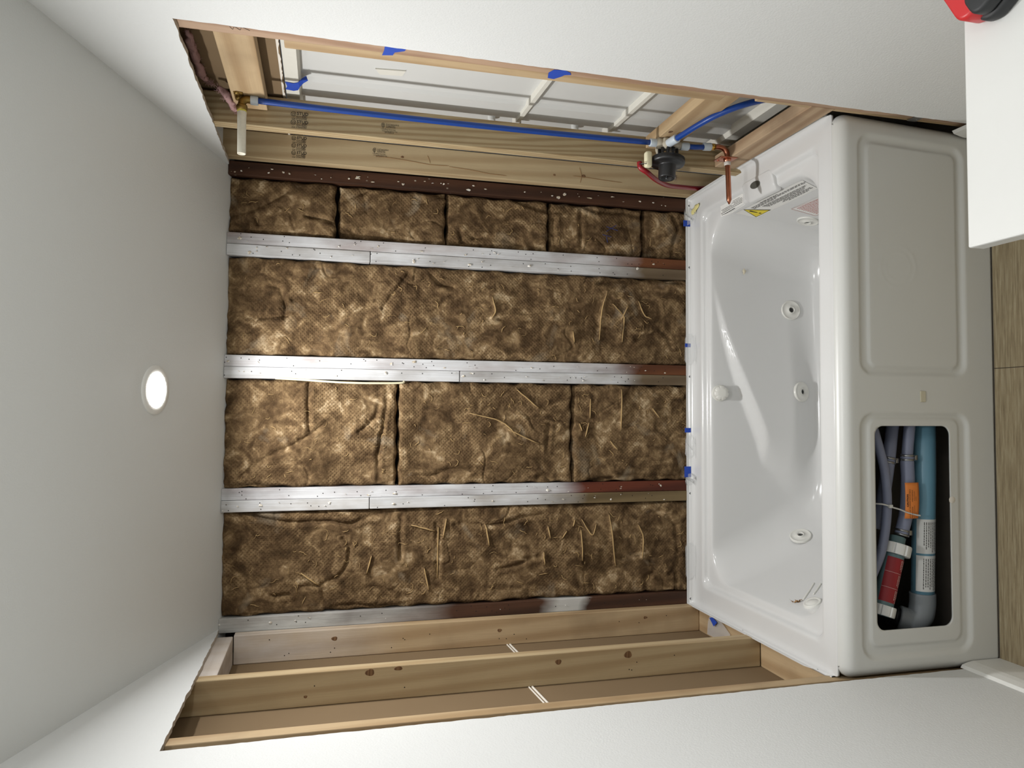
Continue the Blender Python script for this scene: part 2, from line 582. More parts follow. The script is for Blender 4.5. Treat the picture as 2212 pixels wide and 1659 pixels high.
# ceiling
bm = bmesh.new()
nx, ny = 8, 24
for dz in (0, .013):
    g = [[bm.verts.new((-.90 + 1.80 * i / nx, .05 + (YF - .1) * j / ny, ceil_z(-.90 + 1.80 * i / nx, .05 + (YF - .1) * j / ny) + dz)) for i in range(nx + 1)] for j in range(ny + 1)]
    for j in range(ny):
        for i in range(nx):
            bm.faces.new((g[j][i], g[j][i + 1], g[j + 1][i + 1], g[j + 1][i]))
struct('ceiling', bm, 'ceiling')
# exterior sheathing behind the insulation
bm = bmesh.new()
box(bm, -.90, .90, .092, .105, 0, 2.26)
struct('wall_back', bm, 'sheath')
bm = bmesh.new()
box(bm, -.90, .90, YF - .02, YF, 0, 3.45)
struct('wall_front', bm, 'drywall')


def ragged(p, q, step, amp, seed):
    r_ = random.Random(seed)
    P_, Q_ = Vector(p), Vector(q)
    n = max(2, int((Q_ - P_).length / step))
    d = (Q_ - P_).normalized()
    nn = Vector((-d.y, d.x))
    out = []
    off = 0
    for i in range(n + 1):
        off = off * .6 + r_.uniform(-amp, amp) * (1 if 0 < i < n else 0)
        out.append(tuple(P_ + (Q_ - P_) * i / n + nn * off))
    return out


def side_wall(name, x0, x1, yt, yb, sgn, seed):
    """drywall sheet with the tub alcove cut out of it (L-shaped, ragged cut)"""
    xs = .762 * sgn
    cz = lambda y: ceil_z(xs, y) + .006
    poly = ragged((yb, 0.0), (yt, ZCUT), .012, .0012, seed) + ragged((yt, ZCUT), (0.0, ZCUT), .012, .0014, seed + 1)[1:]
    poly += [(0.0, cz(0)), (YF, cz(YF)), (YF, 0)]
    bm = bmesh.new()
    prism(bm, poly, 'X', x0, x1)
    o = struct(name, bm, ['drywall', 'core'])
    for p_ in o.data.polygons:
        if abs(p_.normal.x) < .5:
            p_.material_index = 1
    return o


side_wall('wall_right', XW, XW + .0127, -.914, -.889, 1, 3)
side_wall('wall_left', -XW - .0127, -XW, -.862, -.845, -1, 9)


def far_wall(name, x0, x1):
    bm = bmesh.new()
    prism(bm, [(YF, 0), (.09, 0), (.09, 2.16), (YF, 3.35)], 'X', x0, x1)
    return struct(name, bm, 'kraft')


far_wall('wall_left_far', -.864, -.8515)
# right far wall is only board above the neighbouring shower surround
bm = bmesh.new()
prism(bm, [(YF, 0), (-.96, 0), (-.96, 1.965), (.09, 1.965), (.09, 2.16), (YF, 3.35)], 'X', .8515, .864)
struct('wall_right_far', bm, 'kraft')
# joint compound squeezed through the board seams of the left wall
for i, (y0, y1, z0, z1) in enumerate([(-.039, -.392, 1.213, 1.188), (-.433, -.770, 1.245, 1.216)]):
    bm = bmesh.new()
    for k in range(2):
        o_ = .010 * k
        tube(bm, curve([(-.8505, y0, z0 + o_), (-.8505, (y0 + y1) / 2, (z0 + z1) / 2 + o_ + .002), (-.8505, y1, z1 + o_)], 6), .0032 - k * .0008, 8)
    tag(obj('trim_%d' % (i + 1), bm, 'mud'), kind='structure')

# baseboards
BBP = [(0, 0), (.0, .098), (.004, .108), (.010, .113), (.0148, .108), (.0148, .0)]


def baseboard(name, sgn, y_end):
    bm = bmesh.new()
    prof = [(0, 0), (.0155, 0), (.0155, .092), (.013, .108), (.008, .128), (.0, .134)]
    A = [bm.verts.new((sgn * (XW - px), y_end, pz)) for px, pz in prof]
    B = [bm.verts.new((sgn * (XW - px), YF, pz)) for px, pz in prof]
    n = len(prof)
    bm.faces.new(A)
    bm.faces.new(B[::-1])
    for i in range(n):
        bm.faces.new((A[i], B[i], B[(i + 1) % n], A[(i + 1) % n]))
    struct(name, bm, 'trim')


baseboard('baseboard_left', -1, -.834)
baseboard('baseboard_right', 1, -.838)


# ================================================================ FRAMING
def board(name, label, cat, dims, mat, group=None, bev=.0025):
    bm = bmesh.new()
    box(bm, *dims, bev)
    o = recenter(obj(name, bm, mat))
    return tag(o, label, cat, group)


def flakes(parent, n, x0, x1, y, z0, z1, seed, mats=('flake_w', 'flake'), big=1.0):
    """scraps of paper, glue and staples left on a stud face; face normal -Y"""
    r_ = random.Random(seed)
    bm = bmesh.new()
    for i in range(n):
        cx, cz_ = r_.uniform(x0 + .006, x1 - .006), r_.uniform(z0, z1)
        s_ = r_.uniform(.0028, .0095) * big * (.5 if i % 3 else 1)
        k = r_.randint(5, 7)
        ring = []
        a0 = r_.uniform(0, 6)
        el = r_.uniform(.25, .9)
        for j in range(k):
            a = a0 + j * 2 * math.pi / k
            rr_ = s_ * r_.uniform(.55, 1.1)
            ring.append(bm.verts.new((cx + rr_ * math.cos(a) * el, y - r_.uniform(.0005, .004), cz_ + rr_ * math.sin(a))))
        c_ = bm.verts.new((cx, y - r_.uniform(.001, .006), cz_))
        for j in range(k):
            f = bm.faces.new((ring[j], ring[(j + 1) % k], c_))
            f.material_index = 0 if r_.random() < .6 else 1
    o = obj('paper_scraps', bm, list(mats), parent)
    tag(o, 'torn pale paper scraps stuck on the stud', kind='stuff')


def staples(parent, n, x0, x1, y, z0, z1, seed, mat='hole'):
    r_ = random.Random(seed)
    bm = bmesh.new()
    for i in range(n):
        cx, cz_ = r_.uniform(x0 + .004, x1 - .004), r_.uniform(z0, z1)
        lathe(bm, [(.0017, -.0004), (.0017, .0005), (0, .0006)], (0, -1, 0), (cx, y, cz_), 8)
    o = obj('nail_hole', bm, mat, parent)
    tag(o, kind='stuff')


ZB, ZT = .30, 2.159
YB = .089
back = [
    ('outer ply of the whitewashed double stud next to the plumbing side, warm lower end', .4895, .527, 'stud_w1', None),
    ('inner ply of that first double stud from the plumbing side, greyish lower end', .4515, .489, 'stud_w2', 1.700),
    ('ply nearer the plumbing of the middle whitewashed double stud', .0895, .127, 'stud_w1', None),
    ('ply nearer the left wall of the middle whitewashed double stud', .0515, .089, 'stud_w2', 1.389),
    ('white ply of the third double stud with a dark red lower end', -.342, -.3045, 'stud_w3', None),
    ('ply nearer the left wall of the third whitewashed double stud, olive lower end', -.3800, -.3425, 'stud_w4', 1.692),
]
for i, (lb, x0, x1, m, jz) in enumerate(back):
    dy = -.003 * (i % 2)
    if jz:
        lab = ['upper length of white ply beside the long batt, above its butt joint',
               'upper length of the white ply in the middle double stud, above its butt joint',
               'upper length of the greyish ply in the third double stud, above its butt joint'][i // 2]
        lab2 = ['lower length of white ply beside the long batt, grey at the tub',
                'lower length of the white ply in the middle double stud, grey-brown at the tub',
                'lower length of the whitewashed ply in the third double stud, olive towards the tub'][i // 2]
        a = board('wall_stud', lab, 'stud', (x0, x1, dy, YB, jz + .001, ZT), m)
        b = board('wall_stud', lab2, 'stud', (x0, x1, dy + .001, YB, ZB, jz - .001), m)
        flakes(a, 7, x0, x1, dy, jz, ZT, i)
        staples(a, 8, x0, x1, dy, jz, ZT, i + 50)
        flakes(b, 12, x0, x1, dy + .001, .6, jz, i + 20)
        staples(b, 18, x0, x1, dy + .001, .6, jz, i + 70)
    else:
        a = board('wall_stud', lb, 'stud', (x0, x1, dy, YB, ZB, ZT), m)
        flakes(a, 16, x0, x1, dy, .6, ZT, i + 10)
        staples(a, 30, x0, x1, dy, .6, ZT, i + 90)
a = board('wall_stud', 'dark brown stud in the back corner behind the stamped pine stud, dotted with torn paper', 'stud', (.716, .762, 0, YB, ZB, ZT), 'stud_dark')
flakes(a, 44, .718, .752, 0, .56, ZT, 5, ('flake', 'flake_w'), 1.35)
a = board('wall_stud', 'half painted stud in the back left corner, white at the top and dark brown below', 'stud', (-.762, -.716, 0, YB, ZB, ZT), 'stud_w5')
flakes(a, 10, -.755, -.716, 0, .6, ZT, 6)
staples(a, 22, -.755, -.716, 0, .6, 2.1, 66)

# left wall framing
L1 = board('wall_stud', 'first pine stud of the left wall, tight in the back corner, whitish at its top', 'stud', (-.851, -.760, -.040, -.002, .496, 2.108),
           wood('pine_corner_painted_top', PINE, PINED, 'Z', 60, ((206, 198, 190), 2.05, 1.55)))
L2 = board('wall_stud', 'middle pine stud of the left wall with round dark knots', 'stud', (-.851, -.760, -.431, -.393, .495, 2.30), 'pineZ3')
L3 = board('wall_stud', 'front pine stud of the left wall, along the cut edge of the drywall', 'stud', (-.851, -.762, -.808, -.770, .0, 2.38), 'pineZ')
board('wall_blocking', 'short pine block at the top of the left back corner, whitish sprayed', 'framing block', (-.851, -.762, -.393, -.040, 2.110, 2.160),
      wood('pine_block_painted', (204, 190, 172), (170, 150, 126), 'Y', 60, ((206, 198, 190), 1.9, 1.5)))
NB = board('wall_blocking', 'pine block between studs of the left wall beside the tub back corner', 'framing block', (-.851, -.764, -.393, -.002, .455, .495), 'pineY')
board('wall_blocking', 'pine block between the middle and front studs of the left wall beside the tub', 'framing block', (-.851, -.764, -.770, -.431, .455, .495), 'pineY')

merge_text([(('NO.2', .034, (-.845, -.300, .4952), (0, 1, 0), (-1, 0, 0)), dict(bold=.0008))], 'ink', NB, 'grade_stamp')


def knots(parent, face, lst):
    """face: ('Y', y) normal -Y or ('X', x) normal towards the alcove"""
    for (u, z, ru, rz) in lst:
        bm = bmesh.new()
        n = 20
        r_ = random.Random(int(u * 999 + z * 77))
        rings = []
        for q, h in ((1.0, -.0002), (.86, .0006), (.3, .0007)):
            rr_ = []
            for k in range(n):
                a = 2 * math.pi * k / n
                e = 1 + .08 * math.sin(3 * a + z * 9)
                du, dz = ru * q * e * math.cos(a), rz * q * e * math.sin(a)
                rr_.append(bm.verts.new((u + du, face[1] - h, z + dz) if face[0] == 'Y' else (face[1] + h * face[2], u + du, z + dz)))
            rings.append(rr_)
        for i in range(2):
            for k in range(n):
                bm.faces.new((rings[i][k], rings[i][(k + 1) % n], rings[i + 1][(k + 1) % n], rings[i + 1][k]))
        bm.faces.new(rings[-1])
        obj('knot', bm, 'knot', parent)


knots(L2, ('Y', -.431), [(-.773, 1.71, .010, .013), (-.768, 1.632, .006, .012), (-.786, 1.165, .008, .010), (-.781, .945, .011, .013), (-.824, 1.88, .004, .005)])
knots(L1, ('Y', -.040), [(-.79, 1.80, .007, .010), (-.80, 1.25, .006, .008), (-.79, .71, .005, .008)])
staples(L1, 16, -.84, -.775, -.040, .6, 2.08, 12)
staples(L2, 6, -.84, -.775, -.431, .6, 2.08, 13)

# right wall framing
RB = board('wall_stud', 'pine stud with printed grade stamps, nearest the back corner of the right wall', 'stud', (.764, .851, -.041, -.003, .30, 2.19), 'pineZ3')
RA = board('wall_stud', 'pine stud with printed grade stamps behind the blue riser tube', 'stud', (.753, .842, -.350, -.312, .30, 2.29), 'pineZ2')
RF = board('wall_stud', 'pinkish front pine stud along the cut edge of the right wall', 'stud', (.762, .842, -.912, -.852, .0, 2.44), 'pineZ4')
RJ = board('wall_stud', 'narrow pine jack stud on the inner side of the front right stud', 'stud', (.764, .842, -.850, -.812, .852, 1.942), 'pineZ')
board('wall_stud', 'lower pine jack stud on the inner side of the front right stud, beside the tub', 'stud', (.764, .845, -.851, -.8355, .0, .762), 'pineZ')
TB = board('wall_blocking', 'flat pine block high in the right wall carrying the shower elbow', 'framing block', (.799, .837, -.852, -.352, 2.012, 2.100), 'pineY')
MB_ = board('wall_blocking', 'pine block in the right wall carrying the mixing valve', 'framing block', (.802, .840, -.852, -.352, .764, .850), 'pineY')
LBk = board('wall_blocking', 'weathered pine block in the right wall just above the tub rim', 'framing block', (.762, .800, -.852, -.352, .528, .602), 'pineY2')
knots(MB_, ('X', .802, -1), [(-.50, .835, .009, .007)])
knots(RB, ('Y', -.041), [(.81, 1.60, .004, .006), (.795, 1.06, .004, .005), (.80, .95, .006, .009)])
# brown resin streaks on the corner stud
RES = plain('resin', (138, 104, 64), .5)
for pts in ([(.805, 1.69), (.802, 1.62), (.797, 1.56), (.792, 1.50), (.794, 1.44)], [(.822, 1.515), (.812, 1.51), (.797, 1.505)], [(.791, 1.44), (.786, 1.36), (.779, 1.30), (.777, 1.235)],
            [(.798, .99), (.796, .93), (.792, .87), (.789, .80)], [(.83, .965), (.80, .958), (.775, .962)]):
    bm = bmesh.new()
    cv = curve([(x, -.0411, z) for x, z in pts], 6)
    tube(bm, cv, [.0006] + [.0011] * (len(cv) - 2) + [.0004], 6)
    obj('resin_streak', bm, RES, RB)
# printed stamps: read downwards (-Z), letter tops towards +X
def stamp_block(parent, y, x_top, z0, rows, big=1.0, clip_lo=None):
    its = []
    R_, U_ = (0, 0, -1), (1, 0, 0)
    for k in range(rows):
        xo = x_top - k * .0245
        if clip_lo is None or xo - .0095 > clip_lo:
            its.append((('STUD', .0125 * big, (xo - .0095, y, z0 - .0175), R_, U_), dict(bold=.0002, sx=1.02)))
        if clip_lo is None or xo - .0175 > clip_lo:
            its.append((('KDHT', .0078 * big, (xo - .0175, y, z0 - .0165), R_, U_), dict(sx=.85)))
            its.append((('226 STIMSON', .0066 * big, (xo - .0235, y, z0 - .003), R_, U_), dict(sx=1.06)))
    o = merge_text(its, 'ink', parent, 'grade_stamp')
    # circled mark and lot box
    bm = bmesh.new()
    for k in range(rows):
        xo = x_top - k * .0245
        if clip_lo is not None and xo - .015 < clip_lo:
            continue
        c_ = Vector((xo - .008, y - .0006, z0 - .008))
        tube(bm, [c_ + Vector((math.cos(a) * .0068, 0, math.sin(a) * .0068)) for a in np.linspace(0, 2 * math.pi, 25)], .0004, 5, False)
        tube(bm, [c_ + Vector(q) for q in ((.004, 0, .005), (-.002, 0, .003), (.003, 0, 0), (-.002, 0, -.003), (.004, 0, -.005))], .0005, 5)
        tube(bm, [c_ + Vector(q) for q in ((-.003, 0, .004), (-.004, 0, 0), (-.003, 0, -.004))], .0004, 5)
        b_ = Vector((xo - .0145, y - .0006, z0 - .0395))
        tube(bm, [b_ + Vector(q) for q in ((.004, 0, .006), (.004, 0, -.006), (-.004, 0, -.006), (-.004, 0, .006), (.004, 0, .006))], .0004, 5)
        for q in (-.0015, .0015):
            tube(bm, [b_ + Vector((q, 0, .004)), b_ + Vector((q, 0, -.004))], .0005, 5)
    o2 = obj('stamp_mark', bm, 'ink', o)


def sfi_block(parent, y, xs, z0):
    its = []
    R_, U_ = (0, 0, -1), (1, 0, 0)
    for xo in xs:
        its += [(('SUSTAINABLE', .0062, (xo - .004, y, z0 - .016), R_, U_), {}), (('FORESTRY', .0058, (xo - .0085, y, z0 - .016), R_, U_), {}),
                (('INITIATIVE', .0058, (xo - .0128, y, z0 - .016), R_, U_), {}), (('Certified Sourcing', .0058, (xo - .0185, y, z0 - .001), R_, U_), {}),
                (('www.sfiprogram.org', .0054, (xo - .0235, y, z0 - .004), R_, U_), {}), (('SFI-00014', .0066, (xo - .0285, y, z0 - .012), R_, U_), {})]
    o = merge_text(its, 'ink', parent, 'certification_stamp')
    bm = bmesh.new()
    for xo in xs:
        c_ = Vector((xo - .005, y - .0006, z0 - .007))
        tube(bm, [c_ + Vector((math.cos(a) * .0062, 0, math.sin(a) * .0048)) for a in np.linspace(0, 2 * math.pi, 21)], .0005, 5, False)
        tube(bm, [c_ + Vector((.004, 0, 0)), c_ + Vector((-.011, 0, 0))], .0005, 5)
        for d in (-1, 1):
            tube(bm, [c_ + Vector((-.001, 0, 0)), c_ + Vector((.002, 0, .003 * d))], .0004, 5)
    obj('leaf_mark', bm, 'ink', o)


stamp_block(RA, -.3502, .806, 1.950, 2)
stamp_block(RB, -.0412, .847, 1.962, 3, clip_lo=.768)
sfi_block(RA, -.3502, [.797], 1.695)
sfi_block(RB, -.0412, [.830], 1.701)
# pencil note on the front stud
for (u, z, l) in ((-.882, 2.02, .02),):
    bm = bmesh.new()
    tube(bm, curve([(.7615, -.885, 2.05), (.7615, -.875, 2.045), (.7615, -.887, 2.04), (.7615, -.876, 2.03), (.7615, -.888, 2.025), (.7615, -.878, 2.01)], 6), .0004, 5)
    obj('pencil_note', bm, 'ink', RF)

# ================================================================ INSULATION
CREASES={'a1':[[(0.578,2.16),(0.607,2.08),(0.649,2.016),(0.681,1.975)],[(0.607,2.08),(0.565,2.066)],[(0.605,1.915),(0.6,1.862),(0.586,1.823)]],'a2':[[(0.65,1.806),(0.671,1.774),(0.702,1.712)],[(0.568,1.804),(0.564,1.768),(0.55,1.754)],[(0.717,1.534),(0.714,1.477),(0.702,1.438)]],'a3':[[(0.711,1.193),(0.691,1.122),(0.682,1.065)],[(0.565,1.346),(0.564,1.235),(0.543,1.17)],[(0.579,1.392),(0.546,1.383)]],'a4':[[(0.712,0.98),(0.694,0.879),(0.696,0.763),(0.681,0.697)],[(0.691,0.941),(0.557,0.941)],[(0.654,1.042),(0.551,1.033)]],'a5':[[(0.544,0.575),(0.598,0.567),(0.649,0.547),(0.701,0.567)]],'b1':[[(0.422,2.164),(0.388,2.137)],[(0.362,2.025),(0.352,1.994),(0.292,1.974),(0.255,1.975)],[(0.234,2.163),(0.253,2.087),(0.258,2.009),(0.267,1.968)],[(0.318,1.955),(0.368,1.904),(0.431,1.873)],[(0.185,2.152),(0.209,2.083),(0.241,2.07)],[(0.301,1.656),(0.371,1.605),(0.425,1.572)],[(0.422,1.485),(0.393,1.455),(0.384,1.412)],[(0.371,2.13),(0.359,2.086)]],'b2':[[(0.426,0.879),(0.439,0.786),(0.439,0.692),(0.448,0.529)],[(0.386,0.8),(0.423,0.758),(0.448,0.692)],[(0.223,0.721),(0.252,0.621),(0.223,0.588),(0.187,0.573)],[(0.261,0.626),(0.297,0.621),(0.33,0.553)],[(0.278,1.25),(0.273,1.147),(0.289,1.059)]],'c1':[[(-0.035,2.159),(-0.016,2.109),(-0.008,2.081),(0.015,2.085)],[(0.041,1.894),(-0.115,1.891)],[(-0.259,2.098),(-0.21,2.026),(-0.157,1.935),(-0.087,1.824)],[(-0.292,1.667),(-0.194,1.665),(-0.115,1.65),(0.005,1.632)],[(-0.115,1.728),(-0.075,1.678),(-0.035,1.663)],[(-0.295,2.154),(-0.289,2.061),(-0.303,1.97)]],'c2':[[(-0.258,1.593),(-0.271,1.541),(-0.276,1.489),(-0.252,1.424),(-0.249,1.341)]],'c2b':[[(-0.093,1.067),(-0.194,1.066)],[(-0.035,1.184),(-0.073,1.128),(-0.07,1.067),(-0.085,0.978)],[(-0.286,1.101),(-0.278,1.075),(-0.291,1.057)]],'c3':[[(-0.295,0.91),(-0.283,0.75),(-0.29,0.561)],[(-0.022,0.574),(0.009,0.545)],[(0.017,0.641),(0.009,0.56)]],'d1':[[(-0.389,2.07),(-0.406,2.005),(-0.418,1.924),(-0.415,1.819),(-0.429,1.75),(-0.415,1.708),(-0.405,1.654)],[(-0.634,1.838),(-0.715,1.831)],[(-0.631,1.902),(-0.628,1.85),(-0.606,1.793),(-0.557,1.76),(-0.503,1.749),(-0.475,1.776)],[(-0.652,1.997),(-0.653,1.945)],[(-0.715,1.829),(-0.699,1.777),(-0.707,1.564)],[(-0.442,1.463),(-0.622,1.457)],[(-0.418,1.587),(-0.553,1.585)],[(-0.513,2.16),(-0.512,2.093)]],'d2':[[(-0.448,1.396),(-0.447,1.3),(-0.437,1.224),(-0.423,1.169),(-0.421,1.07)],[(-0.608,1.253),(-0.591,1.172),(-0.572,1.134),(-0.572,1.082)],[(-0.409,0.764),(-0.424,0.666),(-0.416,0.628)],[(-0.439,0.604),(-0.475,0.561),(-0.606,0.552),(-0.643,0.595)],[(-0.715,0.685),(-0.66,0.685),(-0.64,0.657)],[(-0.726,0.567),(-0.644,0.567)]]}
FLAPS={'b':[[(0.395,0.84),(0.322,0.86),(0.214,0.869)],[(0.35,0.819),(0.3,0.777),(0.208,0.782)],[(0.352,1.276),(0.306,1.263),(0.277,1.276)],[(0.363,0.716),(0.312,0.693),(0.299,0.664)],[(0.344,0.758),(0.291,0.786)],[(0.241,0.974),(0.202,0.969)]],'d':[[(-0.424,0.833),(-0.526,0.819),(-0.612,0.805)],[(-0.466,0.717),(-0.513,0.699),(-0.59,0.703)],[(-0.438,0.937),(-0.494,0.901),(-0.456,0.883)],[(-0.437,0.964),(-0.462,0.97)],[(-0.475,0.941),(-0.585,0.936)],[(-0.502,1.012),(-0.478,0.995)],[(-0.55,1.08),(-0.595,1.075)],[(-0.459,1.065),(-0.501,1.056)],[(-0.447,1.292),(-0.517,1.279)]],'e':[[(-0.595,1.698),(-0.537,1.683)],[(-0.487,1.442),(-0.423,1.43)],[(-0.45,1.458),(-0.622,1.459)],[(-0.585,1.91),(-0.626,1.853)],[(-0.588,1.505),(-0.66,1.489)],[(-0.439,1.551),(-0.462,1.47)]],'c':[[(0.027,1.18),(-0.039,1.102)],[(-0.114,1.214),(-0.165,1.101)],[(-0.089,0.91),(-0.14,0.924)],[(-0.093,0.946),(-0.119,0.937)],[(-0.003,0.906),(-0.072,0.906)],[(-0.157,0.828),(-0.187,0.801)],[(0.032,0.787),(-0.114,0.787)],[(-0.036,0.66),(-0.071,0.632)],[(-0.057,1.353),(-0.086,1.24),(-0.135,1.184)],[(-0.017,0.983),(-0.063,0.942)]]}



def seg_dist(px, pz, line):
    d = np.full(px.shape, 9.0)
    for (ax, az), (bx, bz) in zip(line[:-1], line[1:]):
        vx, vz = bx - ax, bz - az
        L2_ = vx * vx + vz * vz + 1e-12
        t_ = np.clip(((px - ax) * vx + (pz - az) * vz) / L2_, 0, 1)
        d = np.minimum(d, np.hypot(px - ax - t_ * vx, pz - az - t_ * vz))
    return d


def batt(label, x0, x1, z0, z1, keys, seed, y0=.004, flaps=None, group='brown fiberglass batts between the back wall studs', nf=30):
    st = .0032
    nx_, nz_ = int((x1 - x0) / st), int((z1 - z0) / st)
    r_ = random.Random(seed)
    X_, Z_ = np.meshgrid(np.linspace(x0, x1, nx_ + 1), np.linspace(z0, z1, nz_ + 1))
    e = np.minimum(np.minimum(X_ - x0, x1 - X_) * 1.0, np.minimum(Z_ - z0, z1 - Z_) * 1.0)
    tt = np.clip(e / .014, 0, 1)
    prof = np.sqrt(np.clip(1 - (1 - tt) ** 2, 0, 1))
    big = np.empty(X_.shape)
    mid = np.empty(X_.shape)
    rid = np.empty(X_.shape)
    o1, o2, o3 = (Vector((r_.uniform(-50, 50), r_.uniform(-50, 50), r_.uniform(-50, 50))) for _ in range(3))
    N = noise.noise
    for j in range(nz_ + 1):
        for i in range(nx_ + 1):
            v_ = Vector((X_[j, i], 0, Z_[j, i]))
            big[j, i] = N(v_ * 7 + o1)
            mid[j, i] = N(v_ * 24 + o2) + .5 * N(v_ * 55 + o2) + .3 * N(v_ * 120 + o3)
            w_ = v_ + Vector((N(v_ * 9 + o3), 0, N(v_ * 9 + o1))) * .05
            rid[j, i] = N(w_ * 7.5 + o3)
    depth = y0 + .026 * (1 - prof) - .013 * big - .0030 * mid
    depth += .0055 * np.exp(-(np.abs(rid) / .018) ** 1.2) * np.clip(big * 3 + .2, 0, 1)
    for k in keys:
        for ln in CREASES.get(k, []):
            d = seg_dist(X_ + .012 * big + .002 * mid, Z_ + .010 * rid + .002 * mid, ln)
            wgt = np.clip(.65 + 1.6 * big + .5 * mid, .15, 1.15)
            depth += wgt * (.0070 * np.exp(-(d / .0044) ** 2) + .004 * np.exp(-(d / .018) ** 2)) - .0035 * np.exp(-((d - .015) / .008) ** 2)
    for ln in (flaps or []):
        d = seg_dist(X_, Z_, ln)
        depth -= .006 * np.exp(-(d / .004) ** 2)
    depth = np.minimum(depth, .07)
    # wavy outline
    wx = .0035 * np.sin(Z_ * 61 + seed) * (1 - tt)
    wz = .003 * np.sin(X_ * 83 + seed * 2) * (1 - tt)
    V = np.stack([X_ + wx, depth, Z_ + wz], -1).reshape(-1, 3)
    idx = np.arange((nx_ + 1) * (nz_ + 1)).reshape(nz_ + 1, nx_ + 1)
    F = np.stack([idx[:-1, :-1], idx[:-1, 1:], idx[1:, 1:], idx[1:, :-1]], -1).reshape(-1, 4)
    # skirt back to the sheathing
    rim = np.concatenate([idx[0, :], idx[1:, -1], idx[-1, -2::-1], idx[-2:0:-1, 0]])
    n0 = len(V)
    SV = V[rim].copy()
    SV[:, 1] = .0905
    V = np.concatenate([V, SV])
    m_ = len(rim)
    SF = np.array([[rim[k], n0 + k, n0 + (k + 1) % m_, rim[(k + 1) % m_]] for k in range(m_)])
    me = bpy.data.meshes.new('insulation_batt')
    me.from_pydata([tuple(q) for q in V], [], [tuple(int(a) for a in q) for q in np.concatenate([F, SF])] + [tuple(range(n0 + m_ - 1, n0 - 1, -1))])
    o = link('insulation_batt', me, 'batt', None, True)
    # fibres
    bm = bmesh.new()
    for q in range(nf):
        x, z = r_.uniform(x0 + .02, x1 - .02), r_.uniform(z0 + .02, z1 - .02)
        a = r_.gauss(0, .7)
        ln_ = r_.uniform(.010, .038)
        pts = []
        for s_ in range(7):
            pts.append((x, z))
            a += r_.gauss(0, .55)
            x += math.sin(a) * ln_ / 6
            z -= math.cos(a) * ln_ / 6
        if not all(x0 + .01 < p[0] < x1 - .01 and z0 + .01 < p[1] < z1 - .01 for p in pts):
            continue
        P3 = []
        for s_, (x, z) in enumerate(pts):
            i = int(round((x - x0) / (x1 - x0) * nx_))
            j = int(round((z - z0) / (z1 - z0) * nz_))
            P3.append((x, depth[j, i] - .0008 - .0018 * math.sin(s_ / 6 * math.pi), z))
        w_ = r_.uniform(.0004, .0011)
        tube(bm, P3, [w_ * .3, w_, w_ * 1.2, w_, w_ * 1.2, w_ * .8, w_ * .25], 5)
    for ln in (flaps or []):
        cv = curve([(p[0], 0, p[1]) for p in ln], 5)
        P3, R3 = [], []
        for s_, p in enumerate(cv):
            i = min(nx_, max(0, int(round((p.x - x0) / (x1 - x0) * nx_))))
            j = min(nz_, max(0, int(round((p.z - z0) / (z1 - z0) * nz_))))
            P3.append((p.x + r_.uniform(-.001, .001), depth[j, i] - .001, p.z))
            R3.append(.0009 + .0015 * math.sin(math.pi * min(1, (s_ + .4) / len(cv))) * r_.uniform(.7, 1.2))
        tube(bm, P3, R3, 7)
    if len(bm.verts):
        fo = obj('loose_fibres', bm, 'fibre', o, True)
        fo['kind'] = 'stuff'
    else:
        bm.free()
    return tag(recenter_keep(o), label, 'insulation', group)


def recenter_keep(o):
    kids = list(o.children)
    recenter(o)
    for k in kids:
        k.matrix_parent_inverse = Matrix.Translation(-o.location)
    return o


ZBOT = .50
g = FLAPS
batt('uppermost brown batt piece beside the plumbing wall, under the ceiling', .528, .716, 1.816, 2.158, ['a1'], 1, .012, nf=10)
batt('brown batt piece with rounded corner, second from the ceiling beside the plumbing wall', .528, .714, 1.441, 1.806, ['a2'], 2, .016, nf=12)
batt('brown batt piece third from the ceiling beside the plumbing wall', .528, .714, 1.066, 1.436, ['a3'], 3, .014, nf=12)
B4 = batt('brown batt piece with dark blue marks, fourth from the ceiling beside the plumbing wall', .528, .714, .694, 1.060, ['a4'], 4, .016, nf=10)
batt('short lowest brown batt piece beside the plumbing wall, touching the tub flange', .528, .714, ZBOT, .690, ['a5'], 5, .016, nf=8)
batt('long unbroken brown batt between the first and middle double studs', .127, .4515, ZBOT, 2.158, ['b1', 'b2'], 6, .010, g['b'], nf=90)
batt('top brown batt piece between the middle and third double studs, with a bright dimpled face', -.3045, .0515, 1.602, 2.158, ['c1'], 7, .010, nf=30)
batt('middle brown batt piece between the middle and third double studs', -.3045, .0515, .974, 1.597, ['c2', 'c2b'], 8, .008, [l for l in g['c'] if l[0][1] > .99], nf=50)
batt('lowest brown batt piece between the middle and third double studs', -.3045, .0515, ZBOT, .970, ['c3'], 9, .008, [l for l in g['c'] if l[0][1] <= .95], nf=36)
batt('long unbroken brown batt next to the left wall with torn hanging strips', -.716, -.380, ZBOT, 2.158, ['d1', 'd2'], 10, .010, g['d'] + g['e'], nf=110)
# marker strokes on the batt
bm = bmesh.new()
for pts in ([(.642, .805), (.626, .83), (.615, .845)], [(.634, .845), (.622, .80)], [(.596, .845), (.575, .84)], [(.603, .86), (.597, .825)]):
    tube(bm, curve([(x, .001, z) for x, z in pts], 5), .0014, 6)
obj('marker_stroke', bm, plain('blue_marker', (38, 44, 92), .8), B4)

# ================================================================ WHIRLPOOL TUB
TUB = empty('whirlpool_bathtub', (0, -.42, 0))
tag(TUB, 'glossy white jetted alcove bathtub with an open access hole in its front apron', 'bathtub')


